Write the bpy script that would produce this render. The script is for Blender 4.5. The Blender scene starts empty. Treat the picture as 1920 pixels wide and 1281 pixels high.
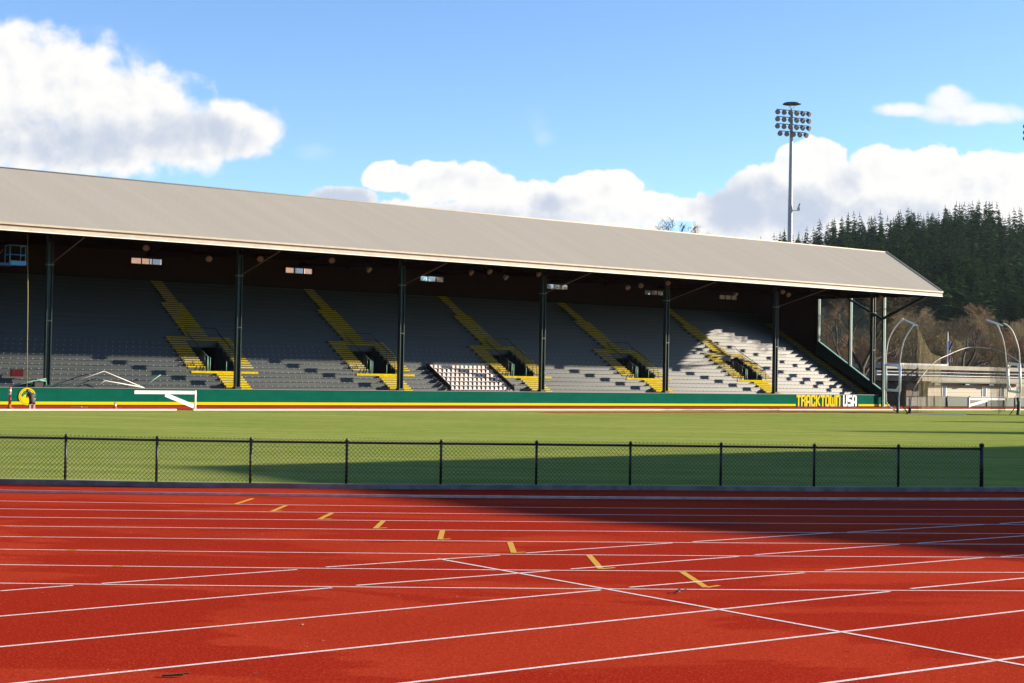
import bpy, bmesh, math, random
from math import radians, sin, cos, tan, pi, sqrt, atan2
from mathutils import Vector, Matrix
random.seed(7)
SC = bpy.context.scene
COL = SC.collection

# ---------------------------------------------------------------- camera, sky, sun, exposure
F, PIT, ROL, H = 2817.786, 0.02132959, 0.01774522, 2.8
def ray(x, y):
    xr, yr = x-960, y-640.5
    xx = xr*cos(ROL)+yr*sin(ROL); yy = -xr*sin(ROL)+yr*cos(ROL)
    h, vv = xx/F, -yy/F
    return Vector((h, cos(PIT)-vv*sin(PIT), sin(PIT)+vv*cos(PIT)))
CAM = Vector((0, 0, H))
def G(x, y, z=0.0):                      # where a sight line meets level z
    r = ray(x, y); return CAM+r*((z-H)/r.z)
def AT(x, y, Y):                         # where it meets depth Y
    r = ray(x, y); return CAM+r*(Y/r.y)
cam_d = bpy.data.cameras.new('camera'); cam = bpy.data.objects.new('camera', cam_d); COL.objects.link(cam)
cam_d.sensor_width = 36; cam_d.lens = F/1920*36; cam_d.clip_end = 6000; cam_d.clip_start = .3
R0 = Vector((1, 0, 0)); U0 = Vector((0, -sin(PIT), cos(PIT))); F0 = Vector((0, cos(PIT), sin(PIT)))
Rr = R0*cos(ROL)+U0*sin(ROL); Ur = -R0*sin(ROL)+U0*cos(ROL)
m = Matrix((Rr, Ur, -F0)).transposed().to_4x4(); m.translation = CAM
cam.matrix_world = m
SC.camera = cam

SUN_AZ, SUN_EL = 10.0, 16.5              # degrees from +X, above the horizon
sun_d = bpy.data.lights.new('sun', 'SUN'); sun_d.energy = 5.0; sun_d.angle = radians(.8); sun_d.color = (1, .86, .68)
sun = bpy.data.objects.new('sun', sun_d); COL.objects.link(sun)
sv = Vector((cos(radians(SUN_AZ))*cos(radians(SUN_EL)), sin(radians(SUN_AZ))*cos(radians(SUN_EL)), sin(radians(SUN_EL))))
sun.rotation_euler = sv.to_track_quat('Z', 'Y').to_euler(); sun.location = (200, 0, 150)
SC.view_settings.view_transform = 'Standard'; SC.view_settings.look = 'None'
SC.view_settings.exposure = 1.4; SC.view_settings.gamma = 1
SKY = 0.102

class N:                                  # tiny node expression helper
    t = None
    def __init__(s, sock): s.s = sock
    @staticmethod
    def m(op, *a, clamp=False):
        n = N.t.nodes.new('ShaderNodeMath'); n.operation = op; n.use_clamp = clamp
        for i, v in enumerate(a):
            if isinstance(v, N): N.t.links.new(v.s, n.inputs[i])
            else: n.inputs[i].default_value = v
        return N(n.outputs[0])
    def __add__(s, o): return N.m('ADD', s, o)
    def __sub__(s, o): return N.m('SUBTRACT', s, o)
    def __mul__(s, o): return N.m('MULTIPLY', s, o)
    def __truediv__(s, o): return N.m('DIVIDE', s, o)
def smooth(x, lo, hi):
    n = N.t.nodes.new('ShaderNodeMapRange'); n.interpolation_type = 'SMOOTHSTEP'; n.clamp = True
    N.t.links.new(x.s, n.inputs[0]); n.inputs[1].default_value = lo; n.inputs[2].default_value = hi
    return N(n.outputs[0])
def noise(vec, scale, detail=6, rough=.55, dist=0.0):
    n = N.t.nodes.new('ShaderNodeTexNoise'); n.inputs['Scale'].default_value = scale
    n.inputs['Detail'].default_value = detail; n.inputs['Roughness'].default_value = rough
    n.inputs['Distortion'].default_value = dist
    N.t.links.new(vec, n.inputs['Vector']); return N(n.outputs['Fac'])
def mixc(fac, a, b):
    n = N.t.nodes.new('ShaderNodeMix'); n.data_type = 'RGBA'
    if isinstance(fac, N): N.t.links.new(fac.s, n.inputs[0])
    else: n.inputs[0].default_value = fac
    for v, i in ((a, 6), (b, 7)):
        if isinstance(v, (tuple, list)): n.inputs[i].default_value = (*v[:3], 1)
        else: N.t.links.new(v, n.inputs[i])
    return n.outputs[2]
def build_world():
    w = bpy.data.worlds.new('World'); SC.world = w; w.use_nodes = True
    t = w.node_tree; N.t = t; t.nodes.clear(); L = t.links.new
    sky = t.nodes.new('ShaderNodeTexSky'); sky.sky_type = 'NISHITA'; sky.sun_disc = False
    sky.sun_elevation = radians(SUN_EL); sky.sun_rotation = radians(90-SUN_AZ)
    sky.air_density = 0.70; sky.dust_density = 0.15; sky.ozone_density = 3.2; sky.altitude = 100
    tc = t.nodes.new('ShaderNodeTexCoord'); sep = t.nodes.new('ShaderNodeSeparateXYZ'); L(tc.outputs['Generated'], sep.inputs[0])
    x, y, z = (N(sep.outputs[i]) for i in range(3))
    ya = N.m('MAXIMUM', N.m('ABSOLUTE', y), .12)
    A, B = x/ya, z/ya
    cb = t.nodes.new('ShaderNodeCombineXYZ'); L(A.s, cb.inputs[0]); L(B.s, cb.inputs[1]); L(N.m('SIGN', y).s, cb.inputs[2]); P = cb.outputs[0]
    # large lobes of each cumulus bank, laid out in sky directions
    white = [(60,160,200,125),(-60,220,260,130),(230,200,160,95),(330,255,170,75),(430,250,105,66),(150,280,220,60),(478,245,66,48),
             (730,332,56,30),(640,372,70,24),(820,345,72,46),(905,350,75,48),(1000,372,90,38),(1110,362,90,44),(1170,352,50,34),(1215,385,60,34),(1290,395,46,24),(900,420,350,50),
             (1530,300,58,46),(1490,305,42,38),(1440,355,80,56),(1390,400,80,50),(1570,370,120,70),(1650,320,62,50),(1680,330,70,60),(1760,325,75,58),(1850,335,90,62),(1960,350,110,70),(1650,420,380,80),(1350,430,60,40)]
    wisps = [(590,285,52,20),(1005,222,30,32),(1020,258,22,20),(1215,342,20,12),(165,70,50,34),(270,110,40,40)]
    soft = [(1780,192,52,30),(1800,212,90,26),(1860,212,75,22),(1690,206,62,16),(1780,175,30,18)]
    grey = [(340,255,180,55,.75),(120,265,240,60,.85),(60,230,110,40,.4),(640,374,100,34,1.1),(1040,385,70,30,.8),(930,400,90,26,.5),(1390,385,110,75,1.25),(1480,395,110,62,1.1),(1585,345,45,40,.7),(1700,400,250,50,.5),(1800,225,120,12,.4),(1000,400,300,24,.5)]
    def field(lst, wx=0.0, wy=0.0):
        f = None
        for e in lst:
            cx, cy, rx, ry = e[:4]; r = ray(cx, cy); a0, b0 = r.x/r.y, r.z/r.y
            dx = (A-(a0+wx))*(F/rx); dy = (B-(b0+wy))*(F/ry)
            g = N.m('SUBTRACT', 1.0, dx*dx+dy*dy)
            if len(e) > 4: g = N.m('MAXIMUM', g, 0.0)*e[4]
            f = g if f is None else N.m('SMOOTH_MAX', f, g, .25) if len(e) == 4 else N.m('MAXIMUM', f, g)
        return f
    n1 = noise(P, 34, 9, .56, .25)
    n2 = noise(P, 11, 4, .5)
    vo = t.nodes.new('ShaderNodeTexVoronoi'); vo.feature = 'SMOOTH_F1'; vo.inputs['Scale'].default_value = 62; vo.inputs['Smoothness'].default_value = .6
    add = t.nodes.new('ShaderNodeVectorMath'); add.operation = 'ADD'; L(P, add.inputs[0])
    nd = t.nodes.new('ShaderNodeTexNoise'); nd.inputs['Scale'].default_value = 55; nd.inputs['Detail'].default_value = 5; L(P, nd.inputs['Vector'])
    sc = t.nodes.new('ShaderNodeVectorMath'); sc.operation = 'SCALE'; sc.inputs['Scale'].default_value = .022; L(nd.outputs['Color'], sc.inputs[0]); L(sc.outputs[0], add.inputs[1])
    L(add.outputs[0], vo.inputs['Vector']); puff = N(vo.outputs['Distance'])
    f = field(white)
    dens = f+(n1-.5)*1.7-(puff-.45)*.55
    n3 = noise(P, 95, 6, .62)
    tb_ = smooth(A, (560-960)/F, (660-960)/F)
    al1 = smooth(dens+(n3-.5)*.35, -.12, .55); al2 = smooth(dens+(n3-.5)*.25, .0, .26)
    alpha = al1+(al2-al1)*tb_
    fw = field(wisps)+(n1-.5)*3.4
    aw = smooth(fw, .1, 2.0)*.22
    # relief: the same noise sampled towards the sun
    off = t.nodes.new('ShaderNodeVectorMath'); off.operation = 'ADD'; L(P, off.inputs[0]); off.inputs[1].default_value = (.0065, .0085, 0)
    n1b = noise(off.outputs[0], 34, 7, .56, .25)
    rel = (n1-n1b)*2.2
    g = field(grey)
    shade = smooth(g+(n2-.5)*.8+(puff-.45)*.22-rel*.8+smooth(f, .3, 1.0)*.18, .0, 1.25)
    ccol = mixc(shade, (.385, .380, .372), (.222, .250, .300))
    sk = t.nodes.new('ShaderNodeVectorMath'); sk.operation = 'SCALE'; L(sky.outputs[0], sk.inputs[0]); sk.inputs['Scale'].default_value = SKY
    asf = smooth(field(soft)+(n1-.5)*1.9+(n3-.5)*.5, -.15, .95)*.92
    al = N.m('MAXIMUM', N.m('MAXIMUM', alpha, asf), aw)*smooth(y, -.3, .1)
    # no cloud below the skyline
    fin = mixc(al, sk.outputs[0], ccol)
    bg = t.nodes.new('ShaderNodeBackground'); L(fin, bg.inputs[0]); bg.inputs[1].default_value = 1.0
    # sky brightness is carried by the scaling above; keep the node's strength for the whole dome
    out = t.nodes.new('ShaderNodeOutputWorld'); L(bg.outputs[0], out.inputs[0])
build_world()

# ---------------------------------------------------------------- stand coordinates: u along the grandstand, v into it, z up
TH = 0.6396472
UV = Vector((cos(TH), sin(TH), 0)); VV = Vector((-sin(TH), cos(TH), 0)); OO = Vector((-32.6928, 105.8373, 0)); BAY = 14.68922
def S(u, v, z=0.0): return OO+UV*u+VV*v+Vector((0, 0, z))
def onv(x, y, v):                        # sight line onto plane v=const, returned as (u, z)
    r = ray(x, y); tt = (v-(CAM-OO).dot(VV))/r.dot(VV); p = CAM+r*tt
    return (p-OO).dot(UV), p.z
def uvof(p): return (p-OO).dot(UV), (p-OO).dot(VV)

# ---------------------------------------------------------------- materials
def mat(name, col, rough=.7, metal=0.0, col2=None, nscale=4.0, bump=0.0, bscale=30.0, spec=.5, detail=5, lo=.35, hi=.65, stretch=None, fn=None):
    mt = bpy.data.materials.new(name); mt.use_nodes = True; t = mt.node_tree; N.t = t
    b = t.nodes['Principled BSDF']; b.inputs['Base Color'].default_value = (*col, 1)
    b.inputs['Roughness'].default_value = rough; b.inputs['Metallic'].default_value = metal; b.inputs['Specular IOR Level'].default_value = spec
    if spec < .3: b.inputs['IOR'].default_value = 1.06
    tc = t.nodes.new('ShaderNodeTexCoord'); vec = tc.outputs['Object']
    if stretch:
        mp = t.nodes.new('ShaderNodeMapping'); mp.inputs['Scale'].default_value = stretch[:3]
        if len(stretch) > 3: mp.inputs['Rotation'].default_value = (0, 0, stretch[3])
        t.links.new(vec, mp.inputs[0]); vec = mp.outputs[0]
    if col2:
        n = noise(vec, nscale, detail, .6)
        t.links.new(mixc(smooth(n, lo, hi), col, col2), b.inputs['Base Color'])
    if bump:
        n = noise(tc.outputs['Object'], bscale, 4, .6); bp = t.nodes.new('ShaderNodeBump'); bp.inputs['Strength'].default_value = bump
        bp.inputs['Distance'].default_value = .02; t.links.new(n.s, bp.inputs['Height']); t.links.new(bp.outputs[0], b.inputs['Normal'])
    if fn: fn(t, b, tc)
    return mt

def track_fn(t, b, tc):
    N.t = t; P = tc.outputs['Object']
    mp = t.nodes.new('ShaderNodeMapping'); mp.inputs['Scale'].default_value = (.35, .9, 1); t.links.new(P, mp.inputs[0])
    sp = t.nodes.new('ShaderNodeSeparateXYZ'); t.links.new(P, sp.inputs[0]); ox, oy = N(sp.outputs[0]), N(sp.outputs[1]); el = None
    for cx, cy, rx, ry in ((60, 1170, 2.6, 3.2), (330, 1045, 3.0, 3.4), (620, 990, 3.4, 4.0), (470, 1235, 1.6, .9)):      # damp stains
        g0 = G(cx, cy); dx, dy = (ox-g0.x)*(1/rx), (oy-g0.y)*(1/ry); q = N.m('MAXIMUM', N.m('SUBTRACT', 1.0, dx*dx+dy*dy), 0.0); el = q if el is None else N.m('MAXIMUM', el, q)
    wet = smooth(noise(mp.outputs[0], .38, 7, .62, .6)+el*.16, .495, .545)
    big = smooth(noise(P, .22, 4, .5), .35, .7)
    fine = noise(P, 55, 3, .8); mid = noise(P, 9, 5, .7)
    gr_ = noise(P, 15, 5, .9); fine = noise(P, 34, 3, .9)
    c = mixc(big, (.42, .040, .015), (.34, .026, .010))
    c = mixc(wet*.85, c, (.30, .013, .004))
    c = mixc(smooth(fine, .50, .72)*.75, c, (.62, .11, .055))
    c = mixc(smooth(fine, .50, .30)*.75, c, (.15, .010, .003))
    c = mixc(smooth(gr_, .46, .64)*.38, c, (.20, .014, .006))
    c = mixc((mid-.5)*.8+.15, c, (.23, .020, .009))
    t.links.new(c, b.inputs['Base Color'])
    r = N.m('SUBTRACT', .82, wet*.22); t.links.new(r.s, b.inputs['Roughness'])
    bp = t.nodes.new('ShaderNodeBump'); bp.inputs['Strength'].default_value = .6; bp.inputs['Distance'].default_value = .006
    t.links.new(fine.s, bp.inputs['Height']); t.links.new(bp.outputs[0], b.inputs['Normal'])
def grass_fn(t, b, tc):
    N.t = t; P = tc.outputs['Object']
    mp = t.nodes.new('ShaderNodeMapping'); mp.inputs['Scale'].default_value = (.12, 1.0, 1); mp.inputs['Rotation'].default_value = (0, 0, -.35); t.links.new(P, mp.inputs[0])
    st = noise(mp.outputs[0], .8, 6, .6); big = noise(P, .05, 4, .6); fine = noise(P, 18, 4, .8); mid = noise(P, 1.3, 6, .65)
    c = mixc(smooth(st, .38, .62), (.165, .230, .038), (.275, .310, .070))
    c = mixc(smooth(big, .35, .7)*.6, c, (.135, .215, .035))
    c = mixc(smooth(fine, .45, .72)*.55, c, (.44, .44, .14))
    c = mixc(smooth(fine, .48, .25)*.6, c, (.06, .09, .015))
    c = mixc(smooth(mid, .50, .72)*.55, c, (.33, .31, .10))
    c = mixc(smooth(mid, .47, .28)*.45, c, (.10, .165, .02))
    t.links.new(c, b.inputs['Base Color'])
    bp = t.nodes.new('ShaderNodeBump'); bp.inputs['Strength'].default_value = .9; bp.inputs['Distance'].default_value = .04
    t.links.new(fine.s, bp.inputs['Height']); t.links.new(bp.outputs[0], b.inputs['Normal'])
def line_fn(c1, c2):
    def fn(t, b, tc):
        N.t = t; f = noise(tc.outputs['Object'], 60, 3, .85)
        t.links.new(mixc(smooth(f, .36, .52), c2, c1), b.inputs['Base Color'])
    return fn
def siding_fn(c1, c2, period=.3, axis=0):
    def fn(t, b, tc):
        N.t = t; sp = t.nodes.new('ShaderNodeSeparateXYZ'); t.links.new(tc.outputs['Object'], sp.inputs[0])
        if axis == 0: q = N(sp.outputs[0])*UV.x+N(sp.outputs[1])*UV.y
        elif axis == 1: q = N(sp.outputs[0])*VV.x+N(sp.outputs[1])*VV.y
        else: q = N(sp.outputs[2])
        fr = N.m('FRACT', q*(1/period)); n = noise(tc.outputs['Object'], 1.4, 6, .7)
        c = mixc(smooth(fr, .0, .12), (c1[0]*.3, c1[1]*.3, c1[2]*.3), mixc(n, c1, c2))
        t.links.new(c, b.inputs['Base Color'])
    return fn
def net_fn(pitch, wire, col):
    def fn(t, b, tc):
        N.t = t; mp = t.nodes.new('ShaderNodeMapping'); t.links.new(tc.outputs['Object'], mp.inputs[0])
        sp = t.nodes.new('ShaderNodeSeparateXYZ'); t.links.new(mp.outputs[0], sp.inputs[0])
        a = N.m('FRACT', (N(sp.outputs[0])+N(sp.outputs[2])+N(sp.outputs[1]))*(1/pitch)); c = N.m('FRACT', (N(sp.outputs[0])-N(sp.outputs[2])+N(sp.outputs[1]))*(1/pitch))
        k = N.m('MAXIMUM', N.m('LESS_THAN', a, wire), N.m('LESS_THAN', c, wire))
        t.links.new(k.s, b.inputs['Alpha'])
    return fn
def roof_fn(t, b, tc):
    N.t = t; P = tc.outputs['Object']
    sp = t.nodes.new('ShaderNodeSeparateXYZ'); t.links.new(P, sp.inputs[0])
    qu = N(sp.outputs[0])*UV.x+N(sp.outputs[1])*UV.y; qv = N(sp.outputs[0])*VV.x+N(sp.outputs[1])*VV.y
    cb = t.nodes.new('ShaderNodeCombineXYZ'); t.links.new((qu*.55+qv*.35).s, cb.inputs[0]); t.links.new((qv*.05).s, cb.inputs[1])
    streak = noise(cb.outputs[0], 1.1, 8, .72)
    row = N.m('FRACT', N(sp.outputs[2])*(1/.13)); col = N.m('FRACT', (qu+N.m('FLOOR', N(sp.outputs[2])*(1/.13))*.37)*(1/.95))
    tile = noise(P, 3.5, 5, .7); fine = noise(P, 22, 3, .7)
    c = mixc(smooth(streak, .38, .68), (.262, .249, .220), (.285, .270, .238))
    c = mixc(smooth(tile, .3, .7)*.35, c, (.25, .235, .205))
    c = mixc(smooth(fine, .4, .75)*.25, c, (.36, .34, .30))
    c = mixc(smooth(row, .14, .0)*.35, c, (.20, .188, .165))
    c = mixc(smooth(col, .05, .0)*.25, c, (.15, .14, .125))
    t.links.new(c, b.inputs['Base Color'])

M = {}
M['track'] = mat('track_surface', (.3, .04, .02), .85, fn=track_fn, spec=.05)
M['grass'] = mat('mown_grass', (.1, .15, .03), .9, fn=grass_fn, spec=.12)
M['earth'] = mat('rough_ground', (.07, .075, .03), .95, col2=(.13, .11, .06), nscale=.15, detail=8, spec=.1)
M['hillside'] = mat('hillside', (.075, .075, .032), .95, col2=(.12, .11, .055), nscale=.02, detail=9, spec=.05)
M['line'] = mat('lane_paint', (.7, .66, .6), .75, fn=line_fn((.74, .70, .66), (.42, .17, .12)), spec=.3)
M['line_far'] = mat('lane_paint_old', (.62, .55, .5), .8, spec=.3)
M['yline'] = mat('yellow_paint', (.62, .34, .03), .75, fn=line_fn((.62, .33, .015), (.4, .15, .02)), spec=.3)
M['alu'] = mat('aluminium', (.62, .63, .66), .38, .75, col2=(.45, .46, .5), nscale=3)
M['concrete'] = mat('concrete', (.27, .26, .24), .9, col2=(.17, .16, .15), nscale=2.5, bump=.3)
M['black'] = mat('black_vinyl', (.012, .012, .014), .45)
M['wallgreen'] = mat('green_wall_panel', (.003, .078, .050), .5, col2=(.005, .090, .060), nscale=.7, stretch=(1, 1, 3), lo=.3, hi=.7, spec=.12)
M['capgreen'] = mat('grey_green_cap', (.13, .17, .15), .55)
M['yellow'] = mat('yellow_band_paint', (.52, .45, .008), .5, spec=.2)
M['signyellow'] = mat('sign_yellow', (.56, .47, .006), .45, spec=.2)
M['white'] = mat('white_paint', (.80, .79, .76), .4)
M['offwhite'] = mat('offwhite_paint', (.62, .60, .55), .5, col2=(.5, .48, .44), nscale=2)
M['signdark'] = mat('sign_outline', (.035, .06, .05), .6)
M['post'] = mat('dark_green_steel', (.005, .022, .018), .4, col2=(.010, .034, .028), nscale=2)
M['postlight'] = mat('sea_green_and_sunlit_post', (.12, .28, .23), .6, col2=(.17, .33, .28), nscale=3)  # pale green paint, also the sunlit side put into the end posts
def bleacher_fn(c1, c2):
    def fn(t, b, tc):
        N.t = t; P = tc.outputs['Object']; sp = t.nodes.new('ShaderNodeSeparateXYZ'); t.links.new(P, sp.inputs[0])
        qu = N(sp.outputs[0])*UV.x+N(sp.outputs[1])*UV.y; z = N(sp.outputs[2])
        cb = t.nodes.new('ShaderNodeCombineXYZ'); t.links.new((qu*.10).s, cb.inputs[0]); t.links.new((z*7.0).s, cb.inputs[1])
        n = noise(cb.outputs[0], 1.0, 6, .7); n2 = noise(P, 6, 5, .7)
        c = mixc(smooth(n, .3, .7), c1, c2); c = mixc((n2-.5)*.5+.1, c, (c1[0]*.45, c1[1]*.45, c1[2]*.45))
        t.links.new(c, b.inputs['Base Color']); t.links.new((n*.34+.20).s, b.inputs['Roughness'])
    return fn
M['seat'] = mat('grey_bleacher_paint', (.1, .11, .1), .38, fn=bleacher_fn((.031, .040, .040), (.055, .063, .060)), spec=.30)
M['dot'] = mat('seat_number_plate', (.30, .30, .28), .5)
M['stairyellow'] = mat('yellow_step_paint', (.50, .395, .006), .7, col2=(.40, .30, .008), nscale=3, spec=.15)
M['stairdark'] = mat('step_riser', (.045, .042, .022), .7)
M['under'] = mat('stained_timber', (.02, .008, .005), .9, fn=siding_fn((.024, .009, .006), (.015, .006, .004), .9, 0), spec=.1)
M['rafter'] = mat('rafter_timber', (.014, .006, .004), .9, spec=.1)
M['siding'] = mat('brown_siding', (.08, .04, .02), .8, fn=siding_fn((.05, .027, .015), (.028, .015, .009), .42, 0), spec=.1)
M['siding2'] = mat('brown_end_siding', (.06, .03, .02), .8, fn=siding_fn((.035, .015, .010), (.024, .010, .007), .42, 1), spec=.1)
M['roof'] = mat('roof_shingles', (.5, .47, .42), .85, fn=roof_fn, spec=.2)
M['cream'] = mat('cream_fascia', (.42, .375, .285), .6, col2=(.36, .32, .25), nscale=1.5)
M['rust'] = mat('brown_gutter_gap', (.09, .03, .02), .7)
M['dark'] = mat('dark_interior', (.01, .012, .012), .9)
M['lamp'] = mat('lamp_enamel', (.17, .145, .115), .5)
M['blue'] = mat('lift_blue', (.008, .06, .22), .4)
M['blue2'] = mat('lift_light_blue', (.06, .28, .55), .4)
M['rope'] = mat('rope', (.30, .26, .10), .8)
M['red'] = mat('red_plastic', (.62, .03, .02), .4)
M['orange'] = mat('orange_plastic', (.75, .09, .015), .4)
M['coneorange'] = mat('cone_plastic', (.80, .07, .06), .4)
M['panelbrown'] = mat('brown_rail_panel', (.030, .022, .022), .6)
M['chair'] = mat('pale_chair_plastic', (.62, .55, .52), .3, col2=(.40, .34, .32), nscale=20)
M['jacket'] = mat('charcoal_jacket', (.06, .065, .08), .85, col2=(.04, .042, .05), nscale=8)
M['trouser'] = mat('dark_trousers', (.02, .02, .025), .9)
M['skin'] = mat('skin', (.35, .19, .13), .6)
M['hair'] = mat('dark_hair', (.012, .01, .01), .6)
M['logogreen'] = mat('logo_green', (.02, .10, .03), .5)
M['glass'] = mat('window_glass', (.03, .035, .04), .35, spec=.35)
M['galv'] = mat('galvanised_steel', (.40, .38, .37), .6, .15, col2=(.30, .285, .28), nscale=4)
M['lampgrey'] = mat('lamp_grey', (.10, .11, .13), .45, .3)
M['lampglass'] = mat('lamp_reflector', (.22, .23, .26), .25, .6)
M['net'] = mat('cage_net', (.17, .145, .085), .9, fn=net_fn(.10, .19, None), spec=.1)
M['screen'] = mat('fence_windscreen', (.16, .20, .17), .9, fn=net_fn(.06, .52, None))
M['wire'] = mat('galvanised_wire', (.25, .26, .25), .6, fn=net_fn(.07, .16, None))
M['tan'] = mat('tan_siding', (.56, .50, .38), .8, fn=siding_fn((.44, .385, .29), (.40, .35, .27), .38, 2))
M['tanshade'] = mat('brown_and_shaded_tan', (.17, .12, .09), .8)  # brown panels, and tan wall with its shadow put into the colour
M['trimgreen'] = mat('green_eave', (.05, .08, .05), .7)
M['band'] = mat('pale_band', (.36, .33, .27), .8, col2=(.30, .28, .23), nscale=.5, spec=.2)
M['metalpanel'] = mat('ribbed_metal', (.30, .35, .40), .5, fn=siding_fn((.32, .37, .43), (.25, .30, .35), .35, 0))
M['brick'] = mat('brick', (.30, .19, .14), .85, col2=(.24, .15, .11), nscale=3)
M['pane'] = mat('blue_grey_pane', (.10, .14, .20), .3)
M['flagred'] = mat('flag_red', (.45, .03, .03), .8)
M['flagwhite'] = mat('flag_white', (.7, .68, .66), .8)
M['flagblue'] = mat('flag_blue', (.03, .07, .14), .8)
M['bark'] = mat('bark', (.075, .055, .038), .9, col2=(.045, .034, .025), nscale=3)
M['barklight'] = mat('grey_bark', (.17, .13, .095), .9, col2=(.10, .075, .055), nscale=3)
def twig_mat(name, c1, c2): 
    def fn(t, b, tc):
        N.t = t; oi = t.nodes.new('ShaderNodeObjectInfo'); n = noise(tc.outputs['Object'], .7, 5, .7)
        f = N.m('ADD', N(oi.outputs['Random'])*.7, n*.5); t.links.new(mixc(smooth(f, .2, 1.0), c1, c2), b.inputs['Base Color'])
    return mat(name, c1, .9, fn=fn, spec=.1)
M['twig'] = twig_mat('brown_twigs', (.21, .145, .085), (.17, .14, .075))
M['twigred'] = twig_mat('red_twigs', (.25, .145, .10), (.21, .15, .085))
def fol_mat(name, cols):
    def fn(t, b, tc):
        N.t = t; oi = t.nodes.new('ShaderNodeObjectInfo'); n = noise(tc.outputs['Object'], .35, 5, .75)
        c = mixc(smooth(n, .3, .7), cols[0], cols[1]); c = mixc(N(oi.outputs['Random'])*.8, c, cols[2])
        t.links.new(c, b.inputs['Base Color'])
    return mat(name, cols[0], .85, fn=fn, spec=.15)
M['conifer'] = fol_mat('conifer_needles', [(.020, .050, .016), (.060, .110, .030), (.048, .082, .022)])

# ---------------------------------------------------------------- mesh builder
class MB:
    def __init__(s): s.v = []; s.f = []; s.mi = []; s.ms = []; s.sm = []
    def _m(s, m):
        if m not in s.ms: s.ms.append(m)
        return s.ms.index(m)
    def poly(s, pts, m, smooth=False):
        b = len(s.v); s.v += [Vector(p) for p in pts]; s.f.append(tuple(range(b, b+len(pts)))); s.mi.append(s._m(m)); s.sm.append(smooth)
    def hexa(s, p, m):                     # 8 points: bottom ring then top ring
        b = len(s.v); s.v += [Vector(q) for q in p]; k = s._m(m)
        for f in ((0,3,2,1),(4,5,6,7),(0,1,5,4),(1,2,6,5),(2,3,7,6),(3,0,4,7)):
            s.f.append(tuple(b+i for i in f)); s.mi.append(k); s.sm.append(False)
    def box(s, lo, hi, m, T=lambda x, y, z: Vector((x, y, z))):
        (a, b, c), (d, e, f) = lo, hi
        s.hexa([T(a,b,c), T(d,b,c), T(d,e,c), T(a,e,c), T(a,b,f), T(d,b,f), T(d,e,f), T(a,e,f)], m)
    def bar(s, p, q, w, h, m, up=Vector((0, 0, 1))):
        p, q = Vector(p), Vector(q); d = (q-p).normalized(); r = d.cross(up)
        if r.length < 1e-4: r = d.cross(Vector((0, 1, 0)))
        r.normalize(); n = r.cross(d).normalized(); r = r*w/2; n = n*h/2
        s.hexa([p-r-n, q-r-n, q+r-n, p+r-n, p-r+n, q-r+n, q+r+n, p+r+n], m)
    def tube(s, pts, rad, m, k=8, caps=True, smooth=True):
        pts = [Vector(p) for p in pts]; n = len(pts)
        if not isinstance(rad, (list, tuple)): rad = [rad]*n
        b = len(s.v); mi = s._m(m); prev = None
        for i, p in enumerate(pts):
            d = (pts[min(i+1, n-1)]-pts[max(i-1, 0)]).normalized()
            if prev is None: prev = d.orthogonal().normalized()
            a = (prev-d*prev.dot(d)); a = a.normalized() if a.length > 1e-5 else d.orthogonal().normalized(); prev = a; c = d.cross(a)
            for j in range(k):
                t = 2*pi*j/k; s.v.append(p+(a*cos(t)+c*sin(t))*rad[i])
        for i in range(n-1):
            for j in range(k):
                s.f.append((b+i*k+j, b+i*k+(j+1) % k, b+(i+1)*k+(j+1) % k, b+(i+1)*k+j)); s.mi.append(mi); s.sm.append(smooth)
        if caps:
            s.f.append(tuple(b+j for j in reversed(range(k)))); s.mi.append(mi); s.sm.append(False)
            s.f.append(tuple(b+(n-1)*k+j for j in range(k))); s.mi.append(mi); s.sm.append(False)
    def lathe(s, prof, m, axis_p, axis_d, k=12):   # prof: (dist along axis, radius)
        s.tube([Vector(axis_p)+Vector(axis_d)*a for a, r in prof], [r for a, r in prof], m, k)
    def mesh(s, name, base=Vector((0, 0, 0))):
        me = bpy.data.meshes.new(name); me.from_pydata([tuple(v-base) for v in s.v], [], s.f)
        for m in s.ms: me.materials.append(M[m])
        me.polygons.foreach_set('material_index', s.mi); me.polygons.foreach_set('use_smooth', s.sm); me.update()
        return me
BASE = {}
def tag(o, label=None, cat=None, group=None, kind=None):
    for k, v in (('label', label), ('category', cat), ('group', group), ('kind', kind)):
        if v: o[k] = v
    return o
def thing(name, loc, label, cat, group=None):
    o = bpy.data.objects.new(name, None); COL.objects.link(o); o.location = loc; o.empty_display_size = .3; BASE[o.name] = Vector(loc)
    return tag(o, label, cat, group)
def part(name, mb, parent, label=None, kind=None):
    root = parent
    while root.parent: root = root.parent
    o = bpy.data.objects.new(name, mb.mesh(name, BASE[root.name])); COL.objects.link(o); o.parent = parent
    return tag(o, label, None, None, kind)
def solo(name, mb, loc, label, cat, group=None):     # a thing that is one mesh
    o = bpy.data.objects.new(name, mb.mesh(name, Vector(loc))); COL.objects.link(o); o.location = loc; BASE[o.name] = Vector(loc)
    return tag(o, label, cat, group)
def struct(name, mb, label=None, kind='structure'):
    o = bpy.data.objects.new(name, mb.mesh(name)); COL.objects.link(o); o['kind'] = kind
    o['label'] = label; o['category'] = name.replace('_', ' ')
    return o
def copy_tree(o, parent=None):
    c = o.copy(); COL.objects.link(c)
    if parent: c.parent = parent
    for ch in o.children: copy_tree(ch, c)
    return c

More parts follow.
